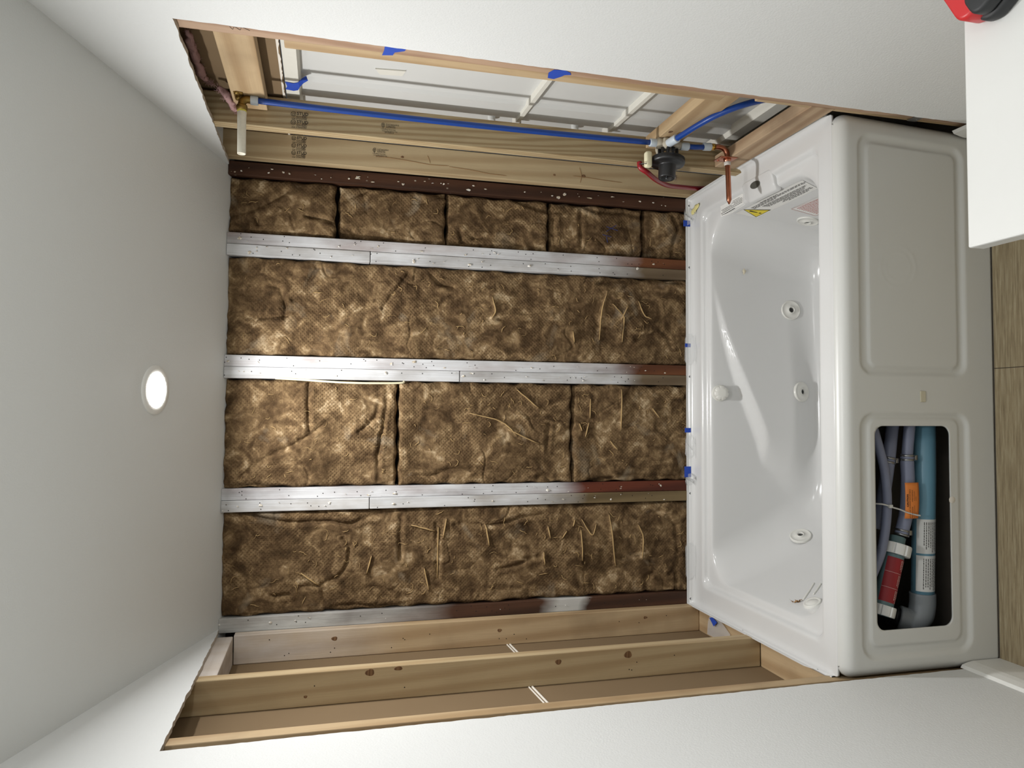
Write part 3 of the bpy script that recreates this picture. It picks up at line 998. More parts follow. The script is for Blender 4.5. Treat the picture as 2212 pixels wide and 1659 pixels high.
def rr_ring(x0, x1, y0, y1, r, ns=(150, 90), nc=12):
    out = []
    cs = [((x1 - r, y1 - r), 0), ((x0 + r, y1 - r), 1), ((x0 + r, y0 + r), 2), ((x1 - r, y0 + r), 3)]
    for k, ((cx, cy), q) in enumerate(cs):
        for i in range(nc + 1):
            a = (q + i / nc) * math.pi / 2
            out.append((cx + r * math.cos(a), cy + r * math.sin(a)))
        (nx_, ny_), q2 = cs[(k + 1) % 4]
        a = (q2) * math.pi / 2
        p = out[-1]
        e = (nx_ + r * math.cos(a), ny_ + r * math.sin(a))
        n = ns[k % 2]
        for i in range(1, n):
            u = i / n
            out.append((p[0] + (e[0] - p[0]) * u, p[1] + (e[1] - p[1]) * u))
    return out


def cat(tab, n):
    T = np.array(tab, float)
    T = np.vstack([2 * T[0] - T[1], T, 2 * T[-1] - T[-2]])
    out = []
    for i in range(1, len(T) - 2):
        a, b, c_, d = T[i - 1:i + 3]
        k_ = n[i - 1] if isinstance(n, list) else n
        for k in range(k_):
            u = k / k_
            out.append(.5 * ((2 * b) + (c_ - a) * u + (2 * a - 5 * b + 4 * c_ - d) * u * u + (3 * b - a - 3 * c_ + d) * u ** 3))
    out.append(T[-2])
    return out


def sst(a, b, x):
    t_ = min(1, max(0, (x - a) / (b - a)))
    return t_ * t_ * (3 - 2 * t_)


#        x0     x1    y0     y1    r      z     cove
TAB = [(-.7575, .7575, -.8000, -.0045, .006, .5003, .016),
       (-.7560, .7560, -.7980, -.0060, .006, .5004, .008),
       (-.7500, .7500, -.7940, -.0120, .010, .5004, .002),
       (-.7350, .7350, -.7820, -.0260, .012, .5000, 0),
       (-.6920, .7000, -.752, -.0680, .022, .5020, 0),
       (-.6840, .6920, -.744, -.0760, .030, .5015, 0),
       (-.6780, .6860, -.738, -.0820, .033, .4970, 0),
       (-.6740, .6820, -.734, -.0860, .034, .4890, 0),
       (-.6690, .6760, -.730, -.0910, .036, .4845, 0),
       (-.6580, .6620, -.724, -.0980, .070, .4825, 0),
       (-.6500, .6540, -.719, -.1040, .105, .4790, 0),
       (-.6440, .6490, -.714, -.1080, .120, .4680, 0),
       (-.6280, .6430, -.707, -.1130, .130, .4300, 0),
       (-.5980, .6310, -.700, -.1200, .135, .3600, 0),
       (-.5600, .6160, -.692, -.1280, .140, .2800, 0),
       (-.5150, .6000, -.683, -.1380, .145, .2000, 0),
       (-.4750, .5820, -.670, -.1520, .145, .1300, 0),
       (-.4350, .5600, -.648, -.1760, .140, .0900, 0),
       (-.3800, .5200, -.610, -.2200, .130, .0720, 0),
       (-.2500, .4000, -.520, -.3200, .080, .0660, 0)]
NSEG = [1, 2, 2, 2, 2, 3, 3, 3, 3, 3, 4, 6, 9, 10, 10, 9, 7, 5, 4]


def ledge_z(x):
    xs = [-.30, -.23, -.16, -.10, -.05, .04, .14, .25, .43, .6]
    zs = [.285, .292, .308, .330, .350, .384, .416, .444, .478, .49]
    return float(np.interp(x, xs, zs))


def sculpt(x, y, z):
    """arm rest moulded into the long back wall and a soft lumbar swell in the backrest"""
    if y > -.30 and z < .485 and y > -.42:
        q_ = min(1, max(0, (ledge_z(x) - z) / .20))
        s_ = .052 * sst(-.45, .08, -x) * (1 - sst(.10, .245 + .26 * q_, -x))
        if s_ > 0:
            w = sst(.0, -.012 - .25 * s_, z - ledge_z(x) - .000)
            side = sst(-.42, -.24, y)
            fade = sst(.07, .20, z)
            y -= s_ * w * side * fade
    return x, y, z




def warp(q):
    """the moulding flares slightly at its front right corner"""
    q.x += .016 * sst(.30, .76, q.x) * min(1, max(0, -q.y / .80)) * min(1, max(-.3, (q.z - .12) / .38))
    return q


bm = bmesh.new()
rings = []
for T_ in cat(TAB, NSEG):
    x0, x1, y0, y1, r, z, cv = T_
    rg = []
    for (x, y) in rr_ring(x0, x1, y0, y1, r):
        zz = z + cv * sst(-.79, -.77, y)
        rg.append(bm.verts.new(warp(Vector(sculpt(x, y, zz)))))
    rings.append(rg)
nr = len(rings[0])
for A, B in zip(rings[:-1], rings[1:]):
    for k in range(nr):
        bm.faces.new((A[k], A[(k + 1) % nr], B[(k + 1) % nr], B[k]))
bm.faces.new(rings[-1])
bm.normal_update()
bvh = BVHTree.FromBMesh(bm)
me = bpy.data.meshes.new('basin')
bm.to_mesh(me)
bm.free()
basin = link('basin', me, ['acrylic', 'shell'], TUB, True)
md = basin.modifiers.new('thickness', 'SOLIDIFY')
md.thickness = .006
md.material_offset = 1
md.material_offset_rim = 0
md.offset = -1


def hit(o, d):
    loc, nrm, _, _ = bvh.ray_cast(Vector(o), Vector(d).normalized(), 4)
    if nrm is not None and nrm.dot(Vector(d)) > 0:
        nrm = -nrm
    return loc, nrm


def on_back(x, z):
    return hit((x, -.42, z), (0, 1, 0))


def on_left(y, z):
    return hit((-.10, y, z), (-1, 0, 0))


def on_right(y, z):
    return hit((.2, y, z), (1, 0, 0))


def on_deck(x, y):
    return hit((x, y, .9), (0, 0, -1))


# tiling flange on three sides
bm = bmesh.new()
ys_ = [-.786 + .7825 * i / 16 for i in range(17)]
xs_ = [-.759 + 1.518 * i / 20 for i in range(21)]
fl = [(-.7620, y) for y in ys_] + [(x, -.0005) for x in xs_] + [(.7620, y) for y in ys_[::-1]]
inn = [(-.7590, min(y, -.005)) for y in ys_] + [(max(-.757, min(.757, x)), -.0035) for x in xs_] + [(.7590, min(y, -.005)) for y in ys_[::-1]]
cols_ = []
for (a, b) in zip(fl, inn):
    drop = .016 if a[1] < -.7 else 0
    cols_.append([bm.verts.new((a[0], a[1], .486)), bm.verts.new((a[0], a[1], .5245 - drop)), bm.verts.new((b[0], b[1], .5245 - drop)), bm.verts.new((b[0], b[1], .500))])
for A, B in zip(cols_[:-1], cols_[1:]):
    for k in range(3):
        bm.faces.new((A[k], A[k + 1], B[k + 1], B[k]))
for v_ in bm.verts:
    warp(v_.co)
obj('tiling_flange', bm, 'acrylic', TUB)
for (x, y, n_) in ((.735, -.0035, (0, -1, 0)), (.499, -.0035, (0, -1, 0)), (.085, -.0035, (0, -1, 0)), (-.352, -.0035, (0, -1, 0)), (-.742, -.0035, (0, -1, 0)),
                   (-.759, -.36, (1, 0, 0)), (-.759, -.735, (1, 0, 0))):
    bm = bmesh.new()
    lathe(bm, [(.0045, 0), (.0045, .0012), (.0036, .0022), (.0014, .0022), (.001, .0012), (0, .0012)], n_, (x, y, .511), 14)
    obj('flange_screw', bm, 'steel', TUB, True)

# apron ---------------------------------------------------------------
XA, YA, RC, RR_ = .757, -.833, .032, .035


def sdf(x, z, x0, x1, z0, z1, r):
    cx, cz_ = (x0 + x1) / 2, (z0 + z1) / 2
    dx, dz = abs(x - cx) - (x1 - x0) / 2 + r, abs(z - cz_) - (z1 - z0) / 2 + r
    return math.hypot(max(dx, 0), max(dz, 0)) + min(max(dx, dz), 0) - r


PANELS = [((.050, .706, .090, .447, .042), (.076, .682, .118, .412, .022)), ((-.712, -.046, .086, .450, .046), (-.676, -.066, .122, .417, .026))]
HOLE = (-.634, -.085, .152, .398, .026)


def relief(x, z):
    d = 0
    for k, (o_, i_) in enumerate(PANELS):
        so = -sdf(x, z, *o_)
        si = -sdf(x, z, *i_)
        if so > 0:
            d += .0085 * sst(0, .014, so)
        d -= .0050 * sst(-.0045, .0035, si)
    # faint moulded ring
    q = math.hypot(x - .353, z - .315)
    d -= .0005 * math.exp(-((q - .058) / .004) ** 2) + .0004 * math.exp(-((q - .040) / .003) ** 2)
    return d


plan = []
plan.append((-XA, -.775, -1, 0))
n_ = 10
for i in range(n_ + 1):
    a = i / n_ * math.pi / 2
    plan.append((-XA + RC - RC * math.cos(a), YA + RC - RC * math.sin(a), -math.cos(a), -math.sin(a)))
xs_ = np.arange(-XA + RC + .004, XA - RC - .002, .004)
plan += [(float(x), YA, 0, -1) for x in xs_]
for i in range(n_ + 1):
    a = (1 - i / n_) * math.pi / 2
    plan.append((XA - RC + RC * math.cos(a), YA + RC - RC * math.sin(a), math.cos(a), -math.sin(a)))
plan.append((XA, -.775, 1, 0))
prof = [(0, float(z)) for z in np.arange(.002, .462, .004)]
prof += [(RR_ * (1 - math.cos(a)), .465 + RR_ * math.sin(a)) for a in np.linspace(0, math.pi / 2, 12)] + [(RR_ + .012, .4996)]
bm = bmesh.new()
G = []
for (x, y, nx_, ny_) in plan:
    colv = []
    for (o_, z) in prof:
        dd = o_
        if abs(nx_) < 1e-6 and o_ == 0:
            dd += relief(x, z)
        # the foot of the apron kicks in slightly, the roll narrows at the ends
        dd = min(dd, .031) if abs(nx_) > .01 else dd
        xx, yy = x - nx_ * dd, y - ny_ * dd
        colv.append(bm.verts.new((xx, yy, z)))
    G.append(colv)
for i in range(len(G) - 1):
    for j in range(len(prof) - 1):
        q = (G[i][j], G[i + 1][j], G[i + 1][j + 1], G[i][j + 1])
        c_ = sum((v_.co for v_ in q), Vector()) / 4
        if c_.y < -.815 and sdf(c_.x, c_.z, *HOLE) < 0:
            continue
        bm.faces.new(q)
for v_ in bm.verts:                       # snap the rim of the hole onto its outline
    if v_.co.y < -.80 and any(e.is_boundary for e in v_.link_edges):
        s0 = sdf(v_.co.x, v_.co.z, *HOLE)
        if abs(s0) < .008 and .1 < v_.co.z < .43:
            e_ = 1e-4
            gx = (sdf(v_.co.x + e_, v_.co.z, *HOLE) - s0) / e_
            gz = (sdf(v_.co.x, v_.co.z + e_, *HOLE) - s0) / e_
            v_.co.x -= gx * s0
            v_.co.z -= gz * s0
bmesh.ops.delete(bm, geom=[v_ for v_ in bm.verts if not v_.link_faces], context='VERTS')
for v_ in bm.verts:
    warp(v_.co)
bm.normal_update()
me = bpy.data.meshes.new('apron')
bm.to_mesh(me)
bm.free()
apron = link('apron', me, ['apron', 'shell'], TUB, True)
apron['label'] = 'satin white front apron with a cut access hole'
md = apron.modifiers.new('thickness', 'SOLIDIFY')
md.thickness = .004
md.material_offset = 1
md.material_offset_rim = 0
md.offset = -1

# small pad on the apron
bm = bmesh.new()
box(bm, -.019, .011, -.8365, -.8325, .236, .253, .0012)
o_ = obj('adhesive_pad', bm, plain('aged_tape_pad', (196, 190, 168), .5), apron)
# chip of torn fibre under the hole
bm = bmesh.new()
lathe(bm, [(.011, 0), (.008, .002), (0, .003)], (0, -1, 0), (-.290, -.8285, .146), 10)
obj('paint_chip', bm, 'mud', apron, True)

# jets
def jet(p, n, tilt_=None):
    ax = n if tilt_ is None else (n + Vector(tilt_)).normalized()
    bm = bmesh.new()
    lathe(bm, [(.0365, -.004), (.0365, .0035), (.0345, .0055), (.0325, .0050), (.031, .0035), (.013, .0065), (.0125, .0095), (.0100, .0095), (.0095, .004), (.0088, .002)], ax, p, 40)
    j = obj('jet', bm, 'jet', TUB, True)
    bm = bmesh.new()
    lathe(bm, [(.0094, .0022), (.006, .0030), (.0058, .0062), (.0042, .0062), (.004, .002), (0, .0015)], ax, p, 20)
    obj('jet_nozzle', bm, 'jet_in', j, True)
    return j


JETS_BACK = [(.330, .176), (.027, .157)]
for (x, z) in JETS_BACK:
    p, n = on_back(x, z)
    jet(p, n)
for (y, z) in [(-.215, .190)]:
    p, n = on_left(y, z)
    n = Vector((.86, -.34, .38)).normalized()
    jet(p + n * .004, n)
for (y, z) in [(-.345, .243)]:
    p, n = on_right(y, z)
    jet(p, n)
# fluted air-control knob
p, n = on_back(.021, .448)
ax = (n + Vector((0, -.3, .1))).normalized()
bm = bmesh.new()
k_ = 64
a_ = ax.orthogonal().normalized()
b_ = ax.cross(a_)
rgs = []
for (r, h, fl_) in ((.020, -.004, 0), (.022, .006, .06), (.0265, .010, .09), (.0270, .019, .10), (.0245, .0235, .12), (.012, .0245, .02)):
    rgs.append([bm.verts.new(p + ax * h + (a_ * math.cos(2 * math.pi * q / k_) + b_ * math.sin(2 * math.pi * q / k_)) * r * (1 - fl_ * max(0, math.cos(7 * 2 * math.pi * q / k_)) ** 3)) for q in range(k_)])
for A, B in zip(rgs[:-1], rgs[1:]):
    for q in range(k_):
        bm.faces.new((A[q], A[(q + 1) % k_], B[(q + 1) % k_], B[q]))
bm.faces.new(rgs[-1])
kn = obj('air_control_knob', bm, 'jet', TUB, True)
bm = bmesh.new()
lathe(bm, [(.030, -.003), (.030, .0015), (.0285, .003), (.02, .003)], n, p, 32)
obj('knob_plate', bm, 'jet', kn, True)


# decals conforming to the basin
def decal(name, f, quad, mat, nu=14, nv=8, off=.0005, parent=None):
    """quad: four (a,b) corners -> points found by projecting onto the basin with f"""
    bm = bmesh.new()
    g_ = []
    for j in range(nv + 1):
        row = []
        for i in range(nu + 1):
            u, v_ = i / nu, j / nv
            a = [(1 - u) * (1 - v_) * quad[0][k] + u * (1 - v_) * quad[1][k] + u * v_ * quad[2][k] + (1 - u) * v_ * quad[3][k] for k in range(2)]
            p_, n_ = f(*a)
            row.append(bm.verts.new(p_ + n_ * off))
        g_.append(row)
    for j in range(nv):
        for i in range(nu):
            bm.faces.new((g_[j][i], g_[j][i + 1], g_[j + 1][i + 1], g_[j + 1][i]))
    return obj(name, bm, mat, parent or TUB, True)


def sub(quad, u0, u1, v0, v1):
    out = []
    for (u, v_) in ((u0, v0), (u1, v0), (u1, v1), (u0, v1)):
        out.append(tuple((1 - u) * (1 - v_) * quad[0][k] + u * (1 - v_) * quad[1][k] + u * v_ * quad[2][k] + (1 - u) * v_ * quad[3][k] for k in range(2)))
    return out


def text_lines(name, f, quad, rows, mat, parent, off=.0010, seed=1):
    """unreadably small print: rows = [(v, height, u0, u1)] broken into word-sized dashes"""
    r_ = random.Random(seed)
    bm = bmesh.new()
    for (v_, hgt, u0, u1) in rows:
        u = u0
        while u < u1 - .005:
            w = min(r_.uniform(.02, .06), u1 - u)
            q4 = sub(quad, u, u + w, v_, v_ + hgt)
            vs = [f(*q) for q in q4]
            bm.faces.new([bm.verts.new(p_ + n_ * off) for p_, n_ in vs])
            u += w + .009
    return obj(name, bm, mat, parent)


# sticker with close black print on the faucet ledge
Q1 = [(.640, -.365), (.640, -.205), (.688, -.205), (.688, -.365)]
Q1 = [(.650, -.178), (.655, -.325), (.688, -.337), (.684, -.190)]
d1 = decal('ledge_sticker', on_deck, Q1, 'paper', off=.0006)
d1['label'] = 'clear sticker with black print by the copper stub'
text_lines('print', on_deck, Q1, [(.10, .05, .05, .62), (.24, .05, .03, .97), (.38, .05, .10, .97), (.52, .05, .05, .50), (.52, .05, .62, .97), (.66, .05, .5, .95), (.80, .05, .55, .85)], 'ink', d1, seed=3)
# large warning sticker on the end wall
Q2 = [(-.268, .380), (-.268, .466), (-.655, .466), (-.655, .380)]
Q2 = [(-.248, .378), (-.585, .381), (-.606, .452), (-.237, .455)]
d2 = decal('warning_sticker', on_right, Q2, 'paper', 20, 8, off=.0008)
d2['label'] = 'white warning sticker with black print and a yellow triangle'
rows = [(.86, .035, .36, .62), (.80, .035, .20, 1.0), (.73, .035, .20, .98), (.66, .035, .20, .55)]
rows += [(.56 - .052 * k, .026, .30 + .01 * k, .96 - .02 * k) for k in range(5)]
rows += [(.28, .035, .55, .95), (.21, .035, .52, .97), (.14, .035, .60, .90)]
text_lines('print', on_right, Q2, rows, 'ink', d2, off=.0013, seed=8)
tri = [(.02, .52), (.225, .52), (.12, .10)]


def tri_mesh(name, pts, mat, off):
    bm = bmesh.new()
    vs = []
    for (u, v_) in pts:
        q = sub(Q2, u, u, v_, v_)[0]
        p_, n_ = on_right(*q)
        vs.append(bm.verts.new(p_ + n_ * off))
    bm.faces.new(vs)
    return obj(name, bm, mat, d2)


tri_mesh('triangle_border', [(.012, .07), (.285, .08), (.128, 1.0)], 'ink', .0012)
tri_mesh('warning_triangle', [(.030, .105), (.262, .115), (.128, .93)], 'warn', .0016)
tri_mesh('exclamation_bar', [(.118, .70), (.148, .70), (.146, .34), (.132, .34)], 'ink', .0020)
tri_mesh('exclamation_dot', [(.128, .245), (.141, .28), (.154, .245), (.154, .20), (.141, .165), (.128, .20)], 'ink', .0020)
# red outlined sticker lower on the end wall
Q3 = [(-.415, .300), (-.640, .300), (-.640, .385), (-.415, .385)]
Q3 = [(-.400, .255), (-.600, .255), (-.600, .338), (-.393, .342)]
d3 = decal('rules_sticker', on_right, Q3, 'paper', 12, 6, off=.0008)
d3['label'] = 'sticker with red print and a red outline'
text_lines('print', on_right, Q3, [(.86 - .085 * k, .035, .08, .94 - .03 * (k % 3)) for k in range(10)], 'ink_red', d3, off=.0013, seed=5)
bm = bmesh.new()
for (u0, v0, u1, v1) in ((0, 0, 1, .012), (0, .988, 1, 1), (0, 0, .008, 1), (.992, 0, 1, 1)):
    vs = []
    for q in sub(Q3, u0, u1, v0, v1):
        p_, n_ = on_right(*q)
        vs.append(bm.verts.new(p_ + n_ * .0013))
    bm.faces.new(vs)
obj('sticker_outline', bm, 'ink_red', d3)
# raised control pad with its oval badge, bridging ledge and bowl edge
bm = bmesh.new()
cs = [(-.372, 0), (-.535, 1)]
ring = rr_ring(.648, .714, -.520, -.355, .014, (6, 10), 6)
prev = None
tops = []
for lev, (ins, h) in enumerate(((0, -.012), (0, .008), (.002, .0115), (.006, .013))):
    cx, cy = .681, -.4375
    rg = []
    for (x, y) in ring:
        xx = cx + (x - cx) * (1 - ins / .033)
        yy = cy + (y - cy) * (1 - ins / .0825)
        rg.append(bm.verts.new((xx, yy, .4835 + h * .8 + .010 * sst(.668, .708, xx) - .010 * sst(.668, .648, xx))))
    if prev:
        for k in range(len(rg)):
            bm.faces.new((prev[k], prev[(k + 1) % len(rg)], rg[(k + 1) % len(rg)], rg[k]))
    prev = rg
bm.faces.new(prev)
pad = obj('control_pad', bm, 'acrylic', TUB, True)
bm = bmesh.new()
for (s_, h) in ((1.0, .0),):
    vs = [bm.verts.new((.689 + .010 * math.cos(a), -.427 + .026 * math.sin(a), .5010 + .0032 * math.cos(a))) for a in np.linspace(0, 2 * math.pi, 33)[:-1]]
    bm.faces.new(vs)
    vs2 = [bm.verts.new((.689 + .011 * math.cos(a), -.427 + .0275 * math.sin(a), .4990 + .0032 * math.cos(a))) for a in np.linspace(0, 2 * math.pi, 33)[:-1]]
    for k in range(32):
        bm.faces.new((vs2[k], vs2[(k + 1) % 32], vs[(k + 1) % 32], vs[k]))
obj('control_badge', bm, 'badge', pad)
# suction cover, moulded grips and torn paper at the backrest end
p, n = on_left(-.588, .418)
n = Vector((.92, -.02, .40)).normalized()
bm = bmesh.new()
lathe(bm, [(.027, -.010), (.027, .0055), (.0255, .0075), (.021, .0060), (.018, .0050), (.0165, .0068), (0, .0070)], n, p + n * .002, 36)
obj('suction_cover', bm, 'jet', TUB, True)
for (ya, za, yb, zb, ym, zm) in ((-.484, .335, -.539, .415, -.514, .378), (-.508, .328, -.542, .382, -.526, .355)):
    bm = bmesh.new()
    pts = []
    for q in curve([(ya, za, 0), (ym, zm, 0), (yb, zb, 0)], 8):
        p_, n_ = on_left(q.x, q.y)
        pts.append(p_ + n_ * .001)
    tube(bm, pts, [.0008] + [.0030] * (len(pts) - 2) + [.0008], 10)
    obj('moulded_grip', bm, 'jet', TUB, True)
bm = bmesh.new()
r_ = random.Random(4)
for (y, z, w, h, dy) in ((-.528, .436, .014, .009, .0), (-.538, .428, .006, .013, .006)):
    p_, n_ = on_left(y, z)
    g_ = [[bm.verts.new(p_ + n_ * (.004 + .006 * math.sin(i * 1.3 + j)) + Vector((0, (i - 2) * w / 2, (j - 1) * h / 2 + (i - 2) * .002)) * 1) for i in range(5)] for j in range(3)]
    for j in range(2):
        for i in range(4):
            bm.faces.new((g_[j][i], g_[j][i + 1], g_[j + 1][i + 1], g_[j + 1][i]))
o_ = obj('torn_paper', bm, 'brown_torn', TUB)
o_['label'] = 'curled brown torn paper scraps'
o_['kind'] = 'stuff'



# ================================================================ NEIGHBOURING SHOWER SURROUND (seen from behind)
SUR = empty('shower_surround', (.89, -.43, 0))
tag(SUR, 'back of a pale grey ribbed plastic shower surround seen through the right wall studs', 'shower surround')
bm = bmesh.new()
pr = [(-.955, .885), (-.412, .885), (-.400, .876), (-.300, .876), (-.288, .890), (.02, .890), (.02, .897), (-.955, .897)]
prism(bm, [(x, y) for (y, x) in pr], 'Z', 0, 1.93)
obj('surround_panel', bm, 'surround', SUR)
bm = bmesh.new()
prism(bm, [(.8565, 1.962), (.8565, 1.926), (.880, 1.920), (.897, 1.920), (.897, 1.926), (.8605, 1.930), (.8605, 1.962)], 'Y', -.955, .02)
obj('nailing_flange', bm, 'ribs', SUR)
for z, ya, yb in ((1.256, -.640, -.262), (.945, -.640, -.252)):
    bm = bmesh.new()
    prism(bm, [(ya, z - .012), (yb, z + .003), (yb, z + .016), (ya, z + .001)], 'X', .864, .890)
    box(bm, .864, .890, yb - .008, yb + .001, z - .012, z + .016, .002)
    rb = obj('rib', bm, 'ribs', SUR)
for z in (1.34, 1.06):
    bm = bmesh.new()
    lathe(bm, [(.012, 0), (.012, .014), (.010, .016), (0, .016)], (-1, 0, 0), (.890, -.262, z), 20)
    obj('boss', bm, 'surround', SUR, True)
bm = bmesh.new()
prism(bm, [(-.512, 1.722), (-.482, 1.708), (-.490, 1.646), (-.520, 1.640)], 'X', .8815, .8852)
obj('raised_tab', bm, 'ribs', SUR)
bm = bmesh.new()
for z in (1.935, 1.90, 1.87):
    for y in (-.56, -.44, -.39):
        prism(bm, [(y, z), (y + .006, z), (y + .006, z - .02)], 'X', .870, .884)
bm.free()
bm = bmesh.new()
prism(bm, [(.862, .520), (.862, .560), (.885, .575), (.885, .52)], 'Y', -.70, -.20)
obj('lower_lip', bm, 'ribs', SUR)
# rough torn board edge above the surround
bm = bmesh.new()
rg_ = ragged((-.955, 1.966), (.02, 1.966), .01, .0018, 77)
prism(bm, rg_ + [(.02, 1.972), (-.955, 1.972)], 'X', .8495, .8516)
tag(obj('trim_3', bm, 'mud'), kind='structure')

# ================================================================ PLUMBING
YP = -.44


def thing(name, label, cat, loc, group=None):
    return tag(empty(name, loc), label, cat, group)


def coupler(parent, a, b, r=.0118, mat='clear', name='crimp_ring'):
    bm = bmesh.new()
    a, b = Vector(a), Vector(b)
    ax = b - a
    L_ = ax.length
    lathe(bm, [(.007, 0), (r, 0), (r + .0006, .0015), (r + .0006, L_ - .0015), (r, L_), (.007, L_)], ax, a, 24)
    return obj(name, bm, mat, parent, True)


# riser
RI = thing('riser_tube', 'long straight blue water tube rising from the valve to the shower elbow', 'pipe', (.785, YP, .86))
pts = curve([(.787, YP, .868), (.784, YP + .001, 1.326), (.785, YP, 1.73), (.789, YP, 2.044)], 10)
bm = bmesh.new()
tube(bm, pts, .0081, 20)
obj('tube', bm, 'pex_blue', RI, True)
coupler(RI, (.787, YP, .876), (.787, YP, .850))
coupler(RI, (.7885, YP, 2.030), (.7885, YP, 2.050))
# brass drop ear elbow
EL = thing('shower_elbow', 'tarnished brass drop-ear elbow with a white threaded nipple at the top of the blue riser', 'pipe fitting', (.786, YP, 2.05))
bm = bmesh.new()
tube(bm, curve([(.789, YP, 2.046), (.789, YP, 2.062), (.780, YP, 2.071), (.766, YP, 2.072)], 5), .0105, 20)
lathe(bm, [(.008, 0), (.0135, 0), (.0145, .003), (.0145, .012), (.012, .014)], (-1, 0, 0), (.772, YP, 2.0715), 20)
lathe(bm, [(.0095, 0), (.0095, .012), (.0075, .014)], (0, 0, -1), (.789, YP, 2.056), 20)
obj('elbow_body', bm, 'brass', EL, True)
bm = bmesh.new()
box(bm, .7955, .7992, YP - .024, YP + .024, 2.068, 2.092, .0015)
for s_ in (-1, 1):
    lathe(bm, [(.0075, 0), (.0075, .005), (.0045, .006), (0, .006)], (-1, 0, 0), (.7985, YP + s_ * .019, 2.083), 14)
lathe(bm, [(.006, 0), (.006, .010), (0, .010)], (0, 0, 1), (.792, YP, 2.078), 12)
obj('mounting_ear', bm, 'brass', EL, True)
bm = bmesh.new()
lathe(bm, [(.0113, 0), (.0121, .001), (.0121, .009), (.0115, .0105)], (-1, 0, 0), (.763, YP, 2.0715), 22)
obj('thread_tape', bm, 'yellow', EL, True)
bm = bmesh.new()
prof = [(.0, -.004), (.0112, -.004), (.0118, .0), (.0116, .02), (.0112, .05), (.0112, .113), (.0106, .1145), (.0086, .114), (.0084, .09), (0, .09)]
lathe(bm, prof, (-1, 0, -.01), (.753, YP, 2.0715), 26)
for v_ in bm.verts:
    v_.co += Vector((0, noise.noise(v_.co * 160) * .0008, noise.noise(v_.co * 190) * .0008))
obj('nipple', bm, 'pvc_w', EL, True)

# mixing valve
VA = thing('mixing_valve', 'tub mixing valve with a black plastic mud guard and cream plastic fittings', 'valve', (.78, YP, .77))
vc = Vector((.775, YP, .812))
bm = bmesh.new()
box(bm, .772, .801, YP - .024, YP + .024, .785, .838, .006, 3)
lathe(bm, [(.014, 0), (.017, .004), (.017, .022), (.0125, .026), (.012, .034)], (0, 0, 1), (.787, YP, .828), 20)
lathe(bm, [(.013, 0), (.0165, .004), (.0165, .012), (.012, .016), (.011, .030)], (0, 0, -1), (.787, YP, .793), 20)
lathe(bm, [(.012, 0), (.0155, .004), (.0155, .018), (.011, .024)], (.03, -.85, -.1), (.780, YP - .004, .826), 20)
lathe(bm, [(.012, 0), (.0155, .004), (.0155, .020), (.010, .022)], (-.3, .5, .75), (.770, YP + .012, .825), 20)
obj('valve_body', bm, plain('scaled_valve_body', (190, 182, 164), .7, noise_amt=.55, nscale=70), VA, True)
bm = bmesh.new()
ax = Vector((-.93, -.05, .08)).normalized()
fc = Vector((.742, YP, .815))
lathe(bm, [(.0, .0), (.047, .0), (.0530, .003), (.0540, .013), (.0520, .0195), (.047, .021), (.0285, .023), (.0270, .027), (.0262, .062), (.0245, .066), (.0195, .0655), (.019, .056), (.006, .056), (0, .056)], ax, fc, 44)
obj('mud_guard', bm, 'black', VA, True)
bm = bmesh.new()
a_ = ax.orthogonal().normalized()
b_ = ax.cross(a_)
for k in range(10):
    an = k * 2 * math.pi / 10
    q = fc + (a_ * math.cos(an) + b_ * math.sin(an)) * .028
    tube(bm, [q - ax * .001, q - ax * .026], [.0045, .0055], 8)
gt = obj('guard_tabs', bm, 'black', VA, True)
tag(gt, kind='stuff')
bm = bmesh.new()
lathe(bm, [(.0038, .050), (.0038, .066), (.003, .068), (0, .068)], ax, fc, 12)
obj('stem', bm, 'steel', VA, True)
bm = bmesh.new()
box(bm, .706, .756, YP - .014, YP + .008, .872, .894, .007, 3)
obj('side_cap', bm, 'cream', VA, True)
bm = bmesh.new()
tube(bm, [(.716, YP - .010, .872), (.714, YP - .012, .905), (.720, YP + .012, .906), (.722, YP + .014, .874)], .0012, 8)
obj('wire_clip', bm, 'steel', VA, True)

# curved blue feed passing behind the front studs
FE = thing('feed_tube', 'curved blue water tube running from the valve towards the front stud', 'pipe', (.85, -.6, .62))
pts = curve([(.781, -.462, .823), (.784, -.520, .812), (.789, -.590, .797), (.797, -.655, .772), (.811, -.700, .725), (.830, -.715, .660), (.846, -.735, .58), (.854, -.79, .50)], 8)
bm = bmesh.new()
tube(bm, pts, .0088, 20)
obj('tube', bm, 'pex_blue', FE, True)
coupler(FE, pts[0], pts[6], .0128)
# short drop to the copper spout stub
DR = thing('spout_tube', 'short blue tube between the valve and the copper spout pipe', 'pipe', (.79, YP, .68))
bm = bmesh.new()
tube(bm, [(.786, YP, .762), (.787, YP, .72), (.792, YP, .668)], .0081, 20)
obj('tube', bm, 'pex_blue', DR, True)
coupler(DR, (.785, YP, .772), (.786, YP, .744))
coupler(DR, (.791, YP, .692), (.793, YP, .666))
SP = thing('spout_pipe', 'copper stub-out pipe bending from the wall out over the tub corner', 'pipe', (.77, YP, .60))
bm = bmesh.new()
pts = curve([(.7935, YP, .662), (.796, YP, .640), (.792, YP, .620), (.778, YP, .609), (.757, YP, .607), (.70, YP, .6045), (.628, YP, .602)], 7)
tube(bm, pts + [Vector((.614, YP, .6015))], [.0081] * len(pts) + [.0022], 22)
obj('copper_pipe', bm, 'copper', SP, True)
bm = bmesh.new()
lathe(bm, [(.0085, 0), (.0105, .0), (.0105, .010), (.0095, .012)], (0, 0, 1), (.7938, YP, .652), 20)
obj('brass_adapter', bm, 'brass2', SP, True)
bm = bmesh.new()
box(bm, .7590, .7615, YP - .018, YP + .030, .580, .640, .001)
